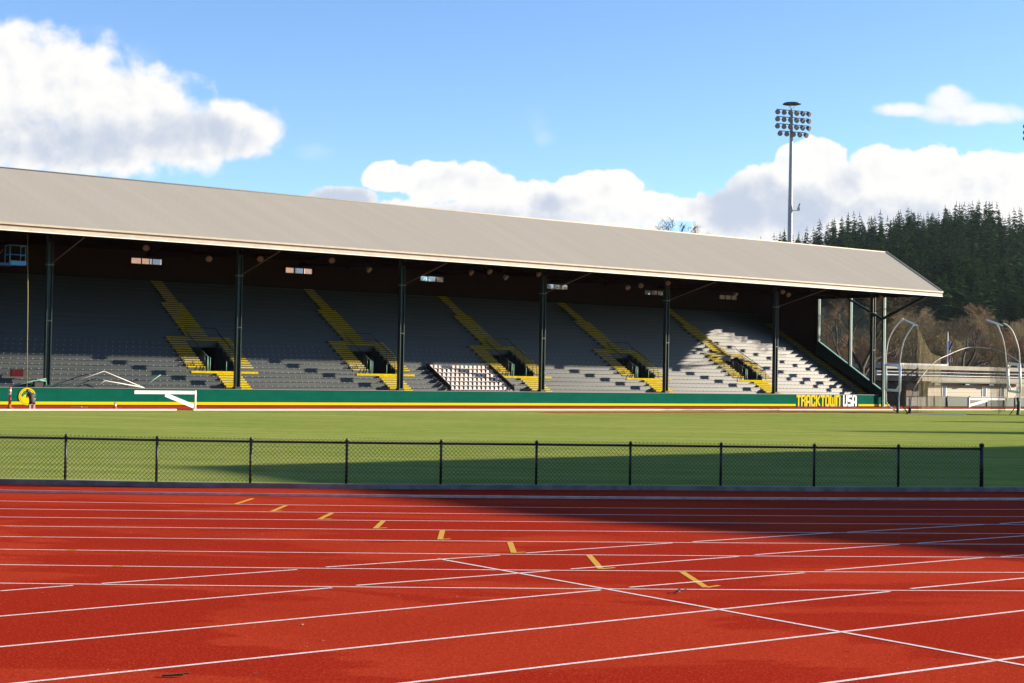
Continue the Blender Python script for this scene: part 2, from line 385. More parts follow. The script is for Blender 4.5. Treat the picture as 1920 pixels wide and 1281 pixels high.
# ---------------------------------------------------------------- ground
def hill_h(x, y):
    pts = [(-400, 0), (0, 2), (60, 18), (100, 40), (142, 57), (172, 64), (204, 73), (236, 79), (281, 82), (302, 76), (340, 66), (420, 55), (600, 40), (900, 20), (1300, 5)]
    xs = x*900/max(y, 300) if y < 900 else x
    for (a, p), (b, q) in zip(pts, pts[1:]):
        if xs <= b or b == 1300:
            t = min(max((xs-a)/(b-a), 0), 1); t = t*t*(3-2*t); top = p+(q-p)*t; break
    t = min(max((y-330)/(900-330), 0), 1)
    fr = t*t*(3-2*t) if y < 900 else max(0, 1-((y-900)/900)**2)
    # low olive slope seen below the woods
    return top*fr*(1+.04*sin(x*.05)*cos(y*.031))
g = MB(); g.poly([(-3000, -600, -.03), (3000, -600, -.03), (3000, 5000, -.03), (-3000, 5000, -.03)], 'earth'); struct('ground', g, 'rough ground around the stadium')
hl = MB(); nx, ny = 60, 44
X = [-420+i*2000/nx for i in range(nx+1)]; Yv = [320+j*1450/ny for j in range(ny+1)]
for y in Yv:
    for x in X: hl.v.append(Vector((x, y, hill_h(x, y)-.5)))
hl._m('hillside')
for j in range(ny):
    for i in range(nx):
        a = j*(nx+1)+i; hl.f.append((a, a+1, a+nx+2, a+nx+1)); hl.mi.append(0); hl.sm.append(True)
struct('hill', hl, 'long wooded hill behind the stadium')

# infield grass, tracks (each sheet 4 mm above the one below)
gr = MB(); gr.poly([S(-140, -180, 0), S(190, -180, 0), S(190, -12, 0), S(-140, -12, 0)], 'grass')
struct('infield_grass', gr, 'mown infield grass between the two tracks')
FENCE = [G(x, y, .12) for x, y in [(-58,897), (122,899.5), (293,903.2), (469,905.5), (649,907), (826,908), (1005,908.7), (1181,909.6), (1351,911), (1526,912.4), (1684,912.9), (1840,913)]]
def ext(line, n0, n1, step=2.4):
    a = [line[0]+(line[0]-line[1]).normalized()*step*i for i in range(n0, 0, -1)]
    b = [line[-1]+(line[-1]-line[-2]).normalized()*step*i for i in range(1, n1+1)]
    return a+line+b
KERB = ext(FENCE, 25, 25)
for p in KERB: p.z = 0
def offs(line, d):
    out = []
    for i, p in enumerate(line):
        t = (line[min(i+1, len(line)-1)]-line[max(i-1, 0)]).normalized(); n = Vector((t.y, -t.x, 0)); out.append(p+n*d)
    return out
tr = MB()
for a, b in zip(KERB, KERB[1:]): tr.poly([(a.x, a.y-.1, .004), (a.x, -40, .004), (b.x, -40, .004), (b.x, b.y-.1, .004)], 'track')
struct('near_track', tr, 'red running track in the foreground')
kb = MB(); o1 = offs(KERB, -.06); o2 = offs(KERB, .14)
for i in range(len(KERB)-1):
    a, b, c, d = o1[i], o1[i+1], o2[i+1], o2[i]
    z0, z1 = Vector((0, 0, -.02)), Vector((0, 0, .12))
    kb.hexa([a+z0, d+z0, c+z0, b+z0, a+z1, d+z1, c+z1, b+z1], 'concrete')
struct('near_kerb', kb, 'low concrete kerb under the black chain link fence')
ft = MB(); ft.poly([S(-140, -12.1, .004), S(190, -12.1, .004), S(190, -.8, .004), S(-140, -.8, .004)], 'track')
struct('far_track', ft, 'red running track below the grandstand')
rw = MB(); rw.poly([S(30, -19.0, .004), S(75, -19.0, .004), S(75, -17.4, .004), S(30, -17.4, .004)], 'track')
struct('runway', rw, 'narrow red runway strip beyond the infield grass')

# white lane lines: straight bands between ground points
def band(mb, pts, w, m, z=.0058):
    pts = [Vector((p.x, p.y, z)) for p in pts]
    for i in range(len(pts)-1):
        def nn(i):
            t = (pts[min(i+1, len(pts)-1)]-pts[max(i-1, 0)]).normalized(); return Vector((t.y, -t.x, 0))*w/2
        a, b = pts[i], pts[i+1]; mb.poly([a-nn(i), a+nn(i), b+nn(i+1), b-nn(i+1)], m)
k = 1/3.3625
def P1(q, x, y): return G(q*480+x*k, 900+y*k)
LL = [[134,155,176,181,188], [183,202,218,225,234], [235,251,264,274,283], [291,308,321,331,341], [358,377,388,400,408], [438,459,469,482,490], [535,557,570,578,586], [652,673,684,694,702]]
def curve5(ys):      # smooth curve through the five samples, extended both ways
    xs = [0, 480, 960, 1440, 1920]; pts = [G(x, 900+y*k) for x, y in zip(xs, ys)]
    # quadratic least squares y(x) in the ground plane
    import itertools
    Sx = [sum(p.x**n for p in pts) for n in range(5)]; T = [sum(p.y*p.x**n for p in pts) for n in range(3)]
    A = Matrix(((Sx[0], Sx[1], Sx[2]), (Sx[1], Sx[2], Sx[3]), (Sx[2], Sx[3], Sx[4]))); c = A.inverted() @ Vector(T)
    x0, x1 = pts[0].x-4, pts[-1].x+4
    return [Vector((x, c[0]+c[1]*x+c[2]*x*x, 0)) for x in [x0+(x1-x0)*i/24 for i in range(25)]]
for i, ys in enumerate(LL):
    mb = MB(); band(mb, curve5(ys), .052, 'line'); struct('lane_line', mb, 'white curved lane line')
D = [
 [((0,0,703),(0,460,668)), ((0,640,656),(1,260,568)), ((1,440,552),(1,1540,477)), ((2,90,463),(2,1010,400)), ((2,1140,392),(3,420,335)), ((3,500,332),(3,1360,283)), ((3,1460,278),(3,1700,262))],
 [((0,-200,880),(1,480,683)), ((1,630,668),(2,240,576)), ((2,370,564),(2,1430,485)), ((2,1530,474),(3,830,408)), ((3,940,402),(3,1750,345))],
 [((0,-200,1075),(2,560,697)), ((2,740,680),(3,230,588)), ((3,360,573),(3,1360,492)), ((3,1470,487),(3,1750,465))],
 [((0,-200,1318),(3,770,706)), ((3,900,688),(3,1750,609))],
 [((1,600,1325),(3,1750,810))],
 [((3,200,1308),(3,1750,1100))],
]
for ln in D:
    mb = MB()
    p0 = P1(*ln[0][0]); p1 = P1(*ln[-1][1]); d = (p1-p0).normalized()
    for a, b in ln:
        A_, B_ = P1(*a), P1(*b); band(mb, [A_, B_], .058, 'line', .0074)
    struct('chute_line', mb, 'straight white line crossing the curved lanes')
mb = MB(); band(mb, [P1(1, 1150, 500), P1(2, 560, 685)], .06, 'line', .0088); band(mb, [P1(2, 560, 685), P1(3, 1750, 1198)], .06, 'line', .0088)
struct('start_line', mb, 'long white slanting start line across the lanes')
YM = [[(0,1595,118),(0,1480,156),None], [(1,190,162),(1,100,200),(1,165,197)], [(1,480,210),(1,400,249),(1,475,247)], [(1,803,260),(1,752,308),(1,825,304)], [(1,1176,320),(1,1160,378),(1,1225,374)],
      [(1,1600,394),(2,12,462),(2,85,458)], [(2,485,476),(2,562,564),(2,648,556)], [(2,1072,582),(2,1225,681),(2,1308,669)]]
mb = MB()
for a, b, c in YM:
    band(mb, [P1(*a), P1(*b)], .095, 'yline', .0072)
    if c:
        q = P1(*b); e = P1(*c); band(mb, [q, e], .07, 'yline', .0088)
for x0, x1, y in [(0, 30, 291), (193, 262, 362), (428, 482, 444), (708, 772, 546)]: band(mb, [P1(0, x0, y), P1(0, x1, y+1)], .06, 'yline', .0072)
struct('stagger_marks', mb, 'yellow ticks and angles painted across the lanes')
# aluminium inner rail of the near track
mb = MB(); rail = curve5([81, 100, 119.5, 128, 131]); rail[0] += (rail[0]-rail[1]).normalized()*3; rail[-1] += (rail[-1]-rail[-2]).normalized()*3
ra, rb = offs(rail, -.035), offs(rail, .035)
for i in range(len(rail)-1):
    zl, zh = Vector((0, 0, .01)), Vector((0, 0, .062))
    mb.hexa([ra[i]+zl, rb[i]+zl, rb[i+1]+zl, ra[i+1]+zl, ra[i]+zh, rb[i]+zh, rb[i+1]+zh, ra[i+1]+zh], 'alu')
struct('track_rail', mb, 'low aluminium rail along the inside lane of the near track')
# far track kerb and lane lines
mb = MB(); mb.box((-60, -12.35, 0), (4.3, -12.15, .09), 'white', S); mb.box((5.5, -12.35, 0), (190, -12.15, .09), 'white', S); struct('far_kerb', mb, 'white kerb between infield grass and the far track')
mb = MB()
for i in range(1, 8): band(mb, [S(-60, -12.1+i*1.3), S(190, -12.1+i*1.3)], .05, 'line_far', .009)
struct('far_lane_lines', mb, 'white lane lines on the far track')

# ---------------------------------------------------------------- near chain link fence
fb = thing('chain_link_fence', (FENCE[1].x, FENCE[1].y, .12), 'black waist high chain link fence on the concrete kerb beside the near track', 'fence')
FH = 1.0
fence = [Vector((p.x, p.y, .12)) for p in [FENCE[0]+(FENCE[0]-FENCE[1])]+FENCE]
for i, p in enumerate(fence):
    mb = MB(); r = .032 if i < len(fence)-1 else .05; h = FH+.03 if i < len(fence)-1 else FH+.07
    mb.tube([p, p+Vector((0, 0, h))], r, 'black', 10); mb.lathe([(0, r*1.25), (.05, r*1.2), (.075, r*.5)], 'black', p+Vector((0, 0, h-.03)), (0, 0, 1), 10)
    part('fence_post', mb, fb)
mb = MB(); mb.tube([p+Vector((0, 0, FH-.03)) for p in fence], .028, 'black', 8); part('top_rail', mb, fb)
mb = MB(); pit = .098
for i in range(len(fence)-1):
    a, b = fence[i], fence[i+1]; L_ = (b-a).length; t = (b-a)/L_; nr = Vector((t.y, -t.x, 0))*.036
    def strand(x0, z0, x1, z1, o):
        p, q = a+t*x0+nr+o+Vector((0, 0, z0)), a+t*x1+nr+o+Vector((0, 0, z1)); d = (q-p).normalized(); s1 = t.cross(d).normalized()*.0054 if abs(d.z) > .1 else nr; s2 = d.cross(s1).normalized()*.0054
        b0 = len(mb.v)
        for w in (p, q): mb.v += [w+s1, w-s1*.5+s2*.87, w-s1*.5-s2*.87]
        for j in range(3): mb.f.append((b0+j, b0+(j+1) % 3, b0+3+(j+1) % 3, b0+3+j)); mb.mi.append(mb._m('black')); mb.sm.append(False)
    top, bot = FH+.055, .03; hh = top-bot
    n = int(L_/pit); pp = L_/n; slope = 1.0
    for j in range(-int(hh/pp)-1, n+1):
        x0 = j*pp; 
        for sgn in (1, -1):
            xs, xe = (x0, x0+hh) if sgn > 0 else (x0+hh, x0)
            zs, ze = bot, top
            # clip to the bay
            def clip(xa, za, xb, zb, lim, keep_less):
                return None
            xa, za, xb, zb = xs, zs, xe, ze
            if max(xa, xb) <= 0 or min(xa, xb) >= L_: continue
            if xa < 0: za += (0-xa)/(xb-xa)*(zb-za); xa = 0
            if xb < 0: zb = za+(0-xa)/(xb-xa)*(zb-za); xb = 0
            if xa > L_: za += (L_-xa)/(xb-xa)*(zb-za); xa = L_
            if xb > L_: zb = za+(L_-xa)/(xb-xa)*(zb-za); xb = L_
            strand(xa, za, xb, zb, nr*(.12*sgn))
part('wire_mesh', mb, fb)

# ---------------------------------------------------------------- grandstand
Z0, DV, DZ, NR = 1.131, .655, .36, 26
U0_, U1_ = -24.0, 88.05
gs = thing('grandstand', S(33, 0, 0), 'long covered grandstand with pale shingled roof, dark green columns and grey bleachers', 'grandstand')
def holes(kk): return [(n*BAY-1.05, n*BAY+1.6) for n in range(1, 6)] if 5 <= kk <= 10 else []
def vk(kk): return kk*DV
def zk(kk): return Z0+DZ*kk
for kk in range(-1, NR):
    mb = MB(); segs = []; a = U0_
    for h0, h1 in holes(kk): segs.append((a, h0)); a = h1
    segs.append((a, U1_))
    v0, z1 = vk(kk), zk(kk)
    for (a, b) in segs:
        mb.poly([S(a, v0-.028, z1-DZ), S(b, v0-.028, z1-DZ), S(b, v0+.018, z1-.05), S(a, v0+.018, z1-.05)], 'seat')       # riser board
        mb.poly([S(a, v0+.2, z1-.006), S(b, v0+.2, z1-.006), S(b, v0+DV, z1-.006), S(a, v0+DV, z1-.006)], 'seat')  # tread
        # seat plank in lengths with a tiny joint
        x = a
        while x < b-.01:
            e = min(x+random.choice([3.6, 4.2, 4.9]), b); dz = random.uniform(-.006, .006)
            za, zb_ = z1-.052+dz, z1+.004+dz; mb.hexa([S(x+.006, v0-.034, za), S(e-.006, v0-.034, za), S(e-.006, v0+.24, za), S(x+.006, v0+.24, za), S(x+.006, v0-.025, zb_), S(e-.006, v0-.025, zb_), S(e-.006, v0+.24, zb_), S(x+.006, v0+.24, zb_)], 'seat'); x = e
        if kk < 11:
            x = a+.3+(kk % 2)*.27
            while x < b-.2:
                mb.box((x, v0-.05, z1-.045), (x+.055, v0-.036, z1+.015), 'dot', S); x += .545
    part('bleacher_row', mb, gs)
# solid under the rows so no light passes, walkway at the top
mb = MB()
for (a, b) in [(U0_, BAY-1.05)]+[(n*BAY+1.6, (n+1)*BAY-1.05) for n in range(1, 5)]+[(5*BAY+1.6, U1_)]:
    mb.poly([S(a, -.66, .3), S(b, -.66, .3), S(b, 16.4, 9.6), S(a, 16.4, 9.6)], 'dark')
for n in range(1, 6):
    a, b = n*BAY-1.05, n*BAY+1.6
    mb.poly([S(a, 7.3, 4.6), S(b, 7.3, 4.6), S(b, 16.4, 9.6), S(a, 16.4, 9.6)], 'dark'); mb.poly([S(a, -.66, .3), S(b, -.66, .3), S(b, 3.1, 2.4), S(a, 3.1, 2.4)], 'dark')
zt = zk(NR-1)
mb.box((U0_, vk(NR), zt-.1), (U1_, 17.6, zt-.01), 'seat', S)
part('understructure', mb, gs)
# vomitories
for n in range(1, 6):
    a, b = n*BAY-1.05, n*BAY+1.6; mb = MB(); zf = zk(4)-.012
    mb.box((a-.05, 3.2, zf-.1), (b+.05, 12.0, zf), 'seat', S)                                    # floor
    for kk in range(5, 11):                                                                       # stepped side walls
        for uu in ((a-.08, a), (b, b+.08)):
            mb.box((uu[0], vk(kk), zf), (uu[1], vk(kk+1), zk(kk)-.02), 'seat', S)
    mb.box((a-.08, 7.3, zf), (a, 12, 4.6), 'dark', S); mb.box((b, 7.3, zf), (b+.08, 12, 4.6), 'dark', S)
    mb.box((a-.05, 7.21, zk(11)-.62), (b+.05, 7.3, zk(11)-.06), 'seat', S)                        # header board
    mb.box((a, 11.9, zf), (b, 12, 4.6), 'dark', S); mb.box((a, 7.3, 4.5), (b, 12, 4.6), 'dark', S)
    part('entrance_tunnel', mb, gs)
    # hand rails, dark green with pickets
    hr = MB(); zp = zf
    def rail_line(u, k0, k1, dz=.95, extra=0):
        p = S(u, vk(k0)+.1, zk(k0)+dz); q = S(u, vk(k1)+.4, zk(k1)+dz)
        hr.tube([p, q], .032, 'post', 6)
        for i in range(k0, k1+1, 2):
            hr.tube([S(u, vk(i)+.2, zk(i)), S(u, vk(i)+.2, zk(i)+dz+.02)], .022, 'post', 6)
        nn = int((k1-k0)*DV/.15)
        for i in range(nn): 
            f = i/nn; vv_ = vk(k0)+.1+f*(vk(k1)-vk(k0)+.3); zz_ = zk(k0)+f*(zk(k1)-zk(k0))
            hr.tube([S(u, vv_, zz_+.12), S(u, vv_, zz_+dz)], .009, 'post', 4, False)
        return p, q
    p, q = rail_line(a-.02, 5, 10)
    hr.tube([p, S(a-.02, 2.9, p.z-.2), S(a-.02, 2.75, zf)], .03, 'postlight', 6)
    for uu in (a-.02, a+.22): hr.tube([S(uu, 3.0, zf), S(uu, 3.0, zf+1.1)], .03, 'postlight', 6)
    p2, q2 = rail_line(b+.04, 5, 10); hr.tube([p2, S(b+.04, 2.9, p2.z-.15), S(b+.04, 2.8, zf)], .03, 'post', 6)
    qa, qb = S(a-.02, vk(11)+.1, zk(11)+.95), S(b+.04, vk(11)+.1, zk(11)+.95)
    hr.tube([q, qa, qb, q2], .032, 'post', 6)
    for i in range(18):
        f = i/17; x = a+(b-a)*f; hr.tube([S(x, vk(11)+.1, zk(11)+.1), S(x, vk(11)+.1, zk(11)+.95)], .010, 'post', 4, False)
    hr.tube([S(a+1.6, 3.0, zf), S(a+1.6, 3.0, zf+.8)], .03, 'postlight', 6)
    part('handrail', hr, gs)
def steps(mb, u0, u1, k0, k1, half=True):
    for kk in range(k0, k1):
        v0, z1 = vk(kk), zk(kk)
        e = .068 if k0 >= 5 else .115
        if k0 == 0 and u0 > 86: e = .035  # thinner yellow edges stand in for the end parapet's shade
        mb.box((u0, v0-.045, z1-e), (u1, v0+.36, z1+.012), 'stairyellow', S)
        mb.box((u0+.02, v0-.042, z1-.19), (u1-.02, v0-.03, z1-e-.002), 'stairdark', S)
        if half and kk < NR-1:
            mb.box((u0, v0+.30, z1+.013), (u1, v0+DV-.05, z1+.18-e), 'stairdark', S)
            mb.box((u0, v0+.285, z1+.182-e), (u1, v0+DV-.047, z1+.18), 'stairyellow', S)
for n in range(1, 6):
    c = n*BAY
    mb = MB(); steps(mb, c-.6, c+1.45, 0, 4); mb.box((c-2.58, vk(4)-.05, zk(4)-.16), (c+3.1, vk(4)+.62, zk(4)+.014), 'stairyellow', S); part('aisle_stair', mb, gs)
    mb = MB(); steps(mb, c-2.58, c-1.14, 5, 11); part('aisle_stair', mb, gs)
    mb = MB(); steps(mb, c+1.70, c+3.0, 5, 11); part('aisle_stair', mb, gs)
    mb = MB(); steps(mb, c-2.58, c+3.0, 11, 12); part('aisle_stair', mb, gs)
    mb = MB(); steps(mb, c-.73, c+1.15, 12, 20); steps(mb, c-.15, c+.9, 20, 26); part('aisle_stair', mb, gs)
mb = MB(); steps(mb, 86.7, 87.9, 0, 22); part('aisle_stair', mb, gs)
mb = MB()
for kk in range(1, 22, 1):
    p = S(86.45, vk(kk)+.1, zk(kk)); mb.tube([p, p+VV*.25+Vector((0, 0, .42)), p+VV*.6+Vector((0, 0, .44))], .018, 'post', 5)
part('end_rail', mb, gs)
# columns (H sections)
for n in range(-1, 7):
    mb = MB(); c = n*BAY; ztop = 13.0
    for s_ in (-1, 1): mb.box((c+s_*.17-.03, -.2, Z0-1), (c+s_*.17+.03, .2, ztop), 'post', S)
    mb.box((c-.14, -.03, Z0-1), (c+.14, .03, ztop), 'post', S)
    mb.box((c-.22, -.22, 5.9), (c+.22, .22, 5.98), 'post', S)
    mb.box((c-.26, -.26, Z0-.4), (c+.26, .26, Z0+.3), 'post', S)
    mb.box((c-.24, -.26, 9.85), (c+.24, .26, 9.93), 'postlight', S)
    part('column', mb, gs)
    # roof truss over each column
    mb = MB()
    for (v0, z0, v1, z1, w) in [(-7.0, 11.55, 4.5, 11.68, .22), (4.5, 11.68, 17.6, 12.45, .16), (-6.6, 12.0, 0, 15.95, .16), (0, 16.0, 17.6, 12.4, .2), (-3.5, 11.6, -3.5, 13.9, .12), (0, 11.6, 0, 16, .14), (4.5, 11.6, 4.5, 15, .12), (9, 11.6, 9, 14.1, .12), (13.4, 12.4, 13.4, 13.2, .12), (-3.5, 11.6, 0, 15.8, .1), (4.5, 15, 9, 11.6, .1), (0, 11.6, 4.5, 15, .1)]:
        mb.bar(S(c, v0, z0), S(c, v1, z1), w, w*1.3, 'rafter')
    part('roof_truss', mb, gs)
    mb = MB(); mb.tube([S(c, -.2, 9.9), S(c, -6.9, 11.5)], .035, 'lamp', 6); mb.tube([S(c, -6.75, 11.45), S(c, -7.28, 11.75), S(c, -7.3, 12.0)], .05, 'cream', 6); part('tie_rod', mb, gs)
    if n == 6 or True:
        mb = MB(); mb.bar(S(c, -1.25, 9.2), S(c, -6.9, 11.45), .18, .26, 'post'); mb.bar(S(c, -1.25, 9.2), S(c, 3.4, 11.5), .16, .22, 'post') if n == 6 else None; 
        if n == 6: part('knee_brace', mb, gs)
# end frame
for v_, wtop in ((7.6, 11.55), (3.1, 11.5), (-1.4, 11.5)):
    mb = MB(); zb = .0 if v_ < 0 else Z0+.55*v_-.6
    mb.box((88.06, v_-.09, zb), (88.22, v_+.12, wtop), 'post', S); mb.box((88.221, v_-.12, zb), (88.40, v_+.13, wtop), 'postlight', S)  # paler second box carries the sunlight on the post's outer side
    part('end_post', mb, gs)
mb = MB()
sl = (6.93-1.84)/(7.55+1.07)
def stz(v_): return 6.93+sl*(v_-7.55)
mb.hexa([S(88.07, -1.4, stz(-1.4)-.75), S(88.2, -1.4, stz(-1.4)-.75), S(88.2, 7.6, stz(7.6)-1.7), S(88.07, 7.6, stz(7.6)-1.7), S(88.07, -1.4, stz(-1.4)), S(88.2, -1.4, stz(-1.4)), S(88.2, 7.6, stz(7.6)), S(88.07, 7.6, stz(7.6))], 'post')
mb.hexa([S(88.03, -1.4, stz(-1.4)+.003), S(88.32, -1.4, stz(-1.4)+.003), S(88.32, 7.6, stz(7.6)+.003), S(88.03, 7.6, stz(7.6)+.003), S(88.03, -1.4, stz(-1.4)+.08), S(88.32, -1.4, stz(-1.4)+.08), S(88.32, 7.6, stz(7.6)+.08), S(88.03, 7.6, stz(7.6)+.08)], 'postlight')
part('end_parapet', mb, gs)
mb = MB()
mb.hexa([S(88.05, -1.0, -.02), S(88.1, -1.0, -.02), S(88.1, 17.7, -.02), S(88.05, 17.7, -.02), S(88.05, -1.0, 1.1), S(88.1, -1.0, 1.1), S(88.1, 17.7, 10.5), S(88.05, 17.7, 10.5)], 'siding2')
mb.poly([S(88.12, 7.6, 4), S(88.12, 17.7, 9), S(88.12, 17.7, 12.4), S(88.12, 7.6, 14.6)], 'siding2')
mb.poly([S(88.16, -6.9, 11.5), S(88.16, 17.6, 11.6), S(88.16, 17.6, 12.5), S(88.16, 0, 16.1), S(88.16, -6.9, 12.0)], 'siding2')
part('end_wall', mb, gs)
# rear wall with strip windows
wins = [-1.0]+[14.65, 29.4, 44.0, 59.6, 73.05, 84.3]; wv = 17.6
wall = MB(); edges = [U0_]
zl, zh = 11.63, 12.1
wall.box((U0_, wv, 0), (88.1, wv+.12, zl), 'siding', S); wall.box((U0_, wv, zh), (88.1, wv+.12, 12.75), 'siding', S)
a = U0_
for c in wins: wall.box((a, wv, zl+.001), (c-1.43, wv+.119, zh-.001), 'siding', S); a = c+1.43
wall.box((a, wv, zl+.001), (88.1, wv+.119, zh-.001), 'siding', S)
part('rear_wall', wall, gs)
for c in wins:
    mb = MB()
    for x in (-1.43, -.48, .47, 1.37): mb.box((c+x, wv-.02, zl), (c+x+.06, wv+.10, zh), 'rafter', S)
    mb.box((c-1.43, wv-.03, zl-.05), (c+1.43, wv+.1, zl), 'rafter', S)
    part('window', mb, gs)
# roof: front slope, back slope with thickness
ez, rz, bz = 11.95, 16.4, 12.6; ua, ub = -26.0, 90.12
mb = MB()
mb.poly([S(ua, -7.3, ez), S(ub, -7.3, ez), S(ub, 0, rz), S(ua, 0, rz)], 'roof')
mb.poly([S(ua, 0, rz), S(ub, 0, rz), S(ub, 19, bz), S(ua, 19, bz)], 'roof')
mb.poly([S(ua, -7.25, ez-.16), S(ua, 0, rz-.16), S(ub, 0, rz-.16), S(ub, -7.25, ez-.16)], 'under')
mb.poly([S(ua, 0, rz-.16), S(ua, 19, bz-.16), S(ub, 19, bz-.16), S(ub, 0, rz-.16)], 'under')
mb.poly([S(ub, -7.3, ez), S(ub, -7.25, ez-.16), S(ub, 0, rz-.16), S(ub, 0, rz)], 'cream'); mb.poly([S(ub, 0, rz), S(ub, 0, rz-.16), S(ub, 19, bz-.16), S(ub, 19, bz)], 'cream')
mb.poly([S(ua, 19, bz), S(ub, 19, bz), S(ub, 19, bz-.16), S(ua, 19, bz-.16)], 'cream')
mb.poly([S(ua, -7.3, ez), S(ua, 0, rz), S(ua, 19, bz), S(ua, 19, bz-.16), S(ua, 0, rz-.16), S(ua, -7.25, ez-.16)], 'cream')
rf = part('roof', mb, gs)
mb = MB(); mb.tube([S(ua, 0, rz+.02), S(ub, 0, rz+.02)], .06, 'cream', 6); part('ridge_cap', mb, rf)
mb = MB(); mb.box((ua, -7.42, ez-.10), (ub+.05, -7.28, ez+.03), 'cream', S); mb.box((ua, -7.36, ez-.2), (ub, -7.26, ez-.101), 'rust', S); part('gutter', mb, rf)
mb = MB(); mb.box((ua, -7.34, ez-.46), (ub, -7.2, ez-.201), 'cream', S); mb.box((ua, -7.38, ez-.50), (ub, -7.19, ez-.455), 'white', S); part('fascia', mb, rf)
mb = MB(); mb.bar(S(ub+.03, -7.3, ez-.02), S(ub+.03, 0, rz), .07, .25, 'cream'); part('verge_board', mb, rf)
mb = MB()
for v_, z_ in ((-6.6, 11.75), (-5.2, 12.45), (-3.5, 13.45), (-1.8, 14.5), (1.5, 15.8), (4.5, 15.2), (7.5, 14.6), (10.5, 14.0), (13.5, 13.4), (16.5, 12.8)): mb.bar(S(U0_, v_, z_), S(88.1, v_, z_), .12, .25, 'rafter')
for v_ in (-3.5, 4.5): mb.bar(S(U0_, v_, 11.72), S(88.1, v_, 11.72), .1, .2, 'rafter')
part('purlin', mb, gs)

# green perimeter wall
WV = -.99
wl = thing('perimeter_wall', S(33, WV, 0), 'low green wall with a yellow band running below the bleachers', 'wall')
we = 89.3
mb = MB(); x = -24.0
while x < we:
    e = min(x+2.44, we); mb.box((x+.004, WV-.05, .05), (e-.004, WV+.06, 1.22), 'wallgreen', S); x = e
part('panel', mb, wl)
mb = MB(); mb.box((-24, WV-.10, 1.222), (we, WV+.3, 1.262), 'capgreen', S); part('wall_cap', mb, wl)
mb = MB(); mb.box((-24, WV-.085, .06), (75.35, WV-.052, .27), 'yellow', S); mb.box((84.75, WV-.085, .06), (we+.4, WV-.052, .27), 'yellow', S); part('yellow_band', mb, wl)
# lettering
def letters(mb, x0, word, hgt, zb, m, grow=0.0, vo=0.0, xs=.80):
    S0 = S
    def Sx(u, v, z=0.0): return S0(x0+(u-x0)*xs, v, z)
    W = .80; G_ = .10; T_ = .23; x = x0
    def rect(a, b, c, d): mb.box((x+a-grow, WV-.10-vo, zb+b-grow), (x+c+grow, WV-.06, zb+d+grow), m, Sx)
    def quad(p): 
        q = [Sx(x+a, WV-.10-vo, zb+b) for a, b in p]; r = [Sx(x+a, WV-.06, zb+b) for a, b in p]
        mb.hexa(q+r, m)
    hh = hgt
    def octo(a, c, b, d, ch=.1):
        g_ = grow
        pts = [(a-g_, b+ch), (a+ch, b-g_), (c-ch, b-g_), (c+g_, b+ch), (c+g_, d-ch), (c-ch, d+g_), (a+ch, d+g_), (a-g_, d-ch)]
        return pts
    for L_ in word:
        w = W
        if L_ == 'T': w = .74; rect(0, hh-T_, w, hh); rect(w/2-T_/2, 0, w/2+T_/2, hh-T_-grow-.001)
        elif L_ == 'R':
            rect(0, 0, T_, hh); rect(T_+grow+.001, hh-T_*.8, w-.06, hh); rect(w-T_, hh*.55, w, hh-.09); rect(T_+grow+.001, hh*.42, w-T_-grow-.001, hh*.58); quad([(w-T_-.14, 0-grow), (w-T_+.12+grow, 0-grow), (w+grow, .0-grow), (w-T_+.1, hh*.4), (w-T_-.08, hh*.45), (w-.1, hh*.54), (w-.1, hh*.5), (w-.2, hh*.5)][:4]) if False else rect(w-T_+.01, 0, w+.01, hh*.44)
        elif L_ == 'A': rect(0, 0, T_, hh-.10); rect(w-T_, 0, w, hh-.10); rect(T_+grow+.001, hh-T_*.8, w-T_-grow-.001, hh); rect(.1, hh-.12, T_, hh-.001); rect(w-T_, hh-.12, w-.1, hh-.001); rect(T_+grow+.001, hh*.28, w-T_-grow-.001, hh*.46)
        elif L_ == 'C': rect(0, .08, T_, hh-.08); rect(.07, hh-T_*.85, w-.05, hh); rect(.07, 0, w-.05, T_*.85); rect(w-T_, hh*.64, w, hh-.07); rect(w-T_, .07, w, hh*.36)
        elif L_ == 'K':
            rect(0, 0, T_, hh); rect(T_+grow+.001, hh*.40, T_+.16, hh*.60)
            for (p, q) in (((T_+.04, hh*.5), (w-.08, hh-.02)), ((T_+.04, hh*.5), (w-.08, .02))):
                dx = .13+grow; q0 = [(p[0]-dx+.04, p[1]), (p[0]+dx, p[1]), (q[0]+dx, q[1]), (q[0]-dx, q[1])]
                if q[1] > p[1]: ring = q0
                else: ring = [q0[3], q0[2], q0[1], q0[0]]
                a_ = [Sx(x+s1, WV-.10-vo-.001, zb+s2) for s1, s2 in ring]; b_ = [Sx(x+s1, WV-.06, zb+s2) for s1, s2 in ring]
                mb.hexa(a_+b_, m)
        elif L_ == 'O': rect(0, .09, T_, hh-.09); rect(w-T_, .09, w, hh-.09); rect(.08, hh-T_*.85, w-.08, hh); rect(.08, 0, w-.08, T_*.85)
        elif L_ == 'W': w = 1.02; rect(0, .08, T_*.95, hh); rect(w-T_*.95, .08, w, hh); rect(w/2-T_*.45, .08, w/2+T_*.45, hh*.78); rect(.06, 0, w-.06, T_*.8)
        elif L_ == 'N': rect(0, 0, T_, hh); rect(w-T_, 0, w, hh-.07); rect(T_+grow+.001, hh-T_*.85, w-.07, hh); 
        elif L_ == 'U': rect(0, .08, T_, hh); rect(w-T_, .08, w, hh); rect(.07, 0, w-.07, T_*.85)
        elif L_ == 'S': rect(0, hh*.5, T_, hh-.08); rect(w-T_, .08, w, hh*.5); rect(.06, hh-T_*.85, w-.03, hh); rect(.03, 0, w-.06, T_*.85); rect(T_*.5, hh*.40, w-T_*.5, hh*.60)
        elif L_ == ' ': w = .22
        x += w+G_
    return x
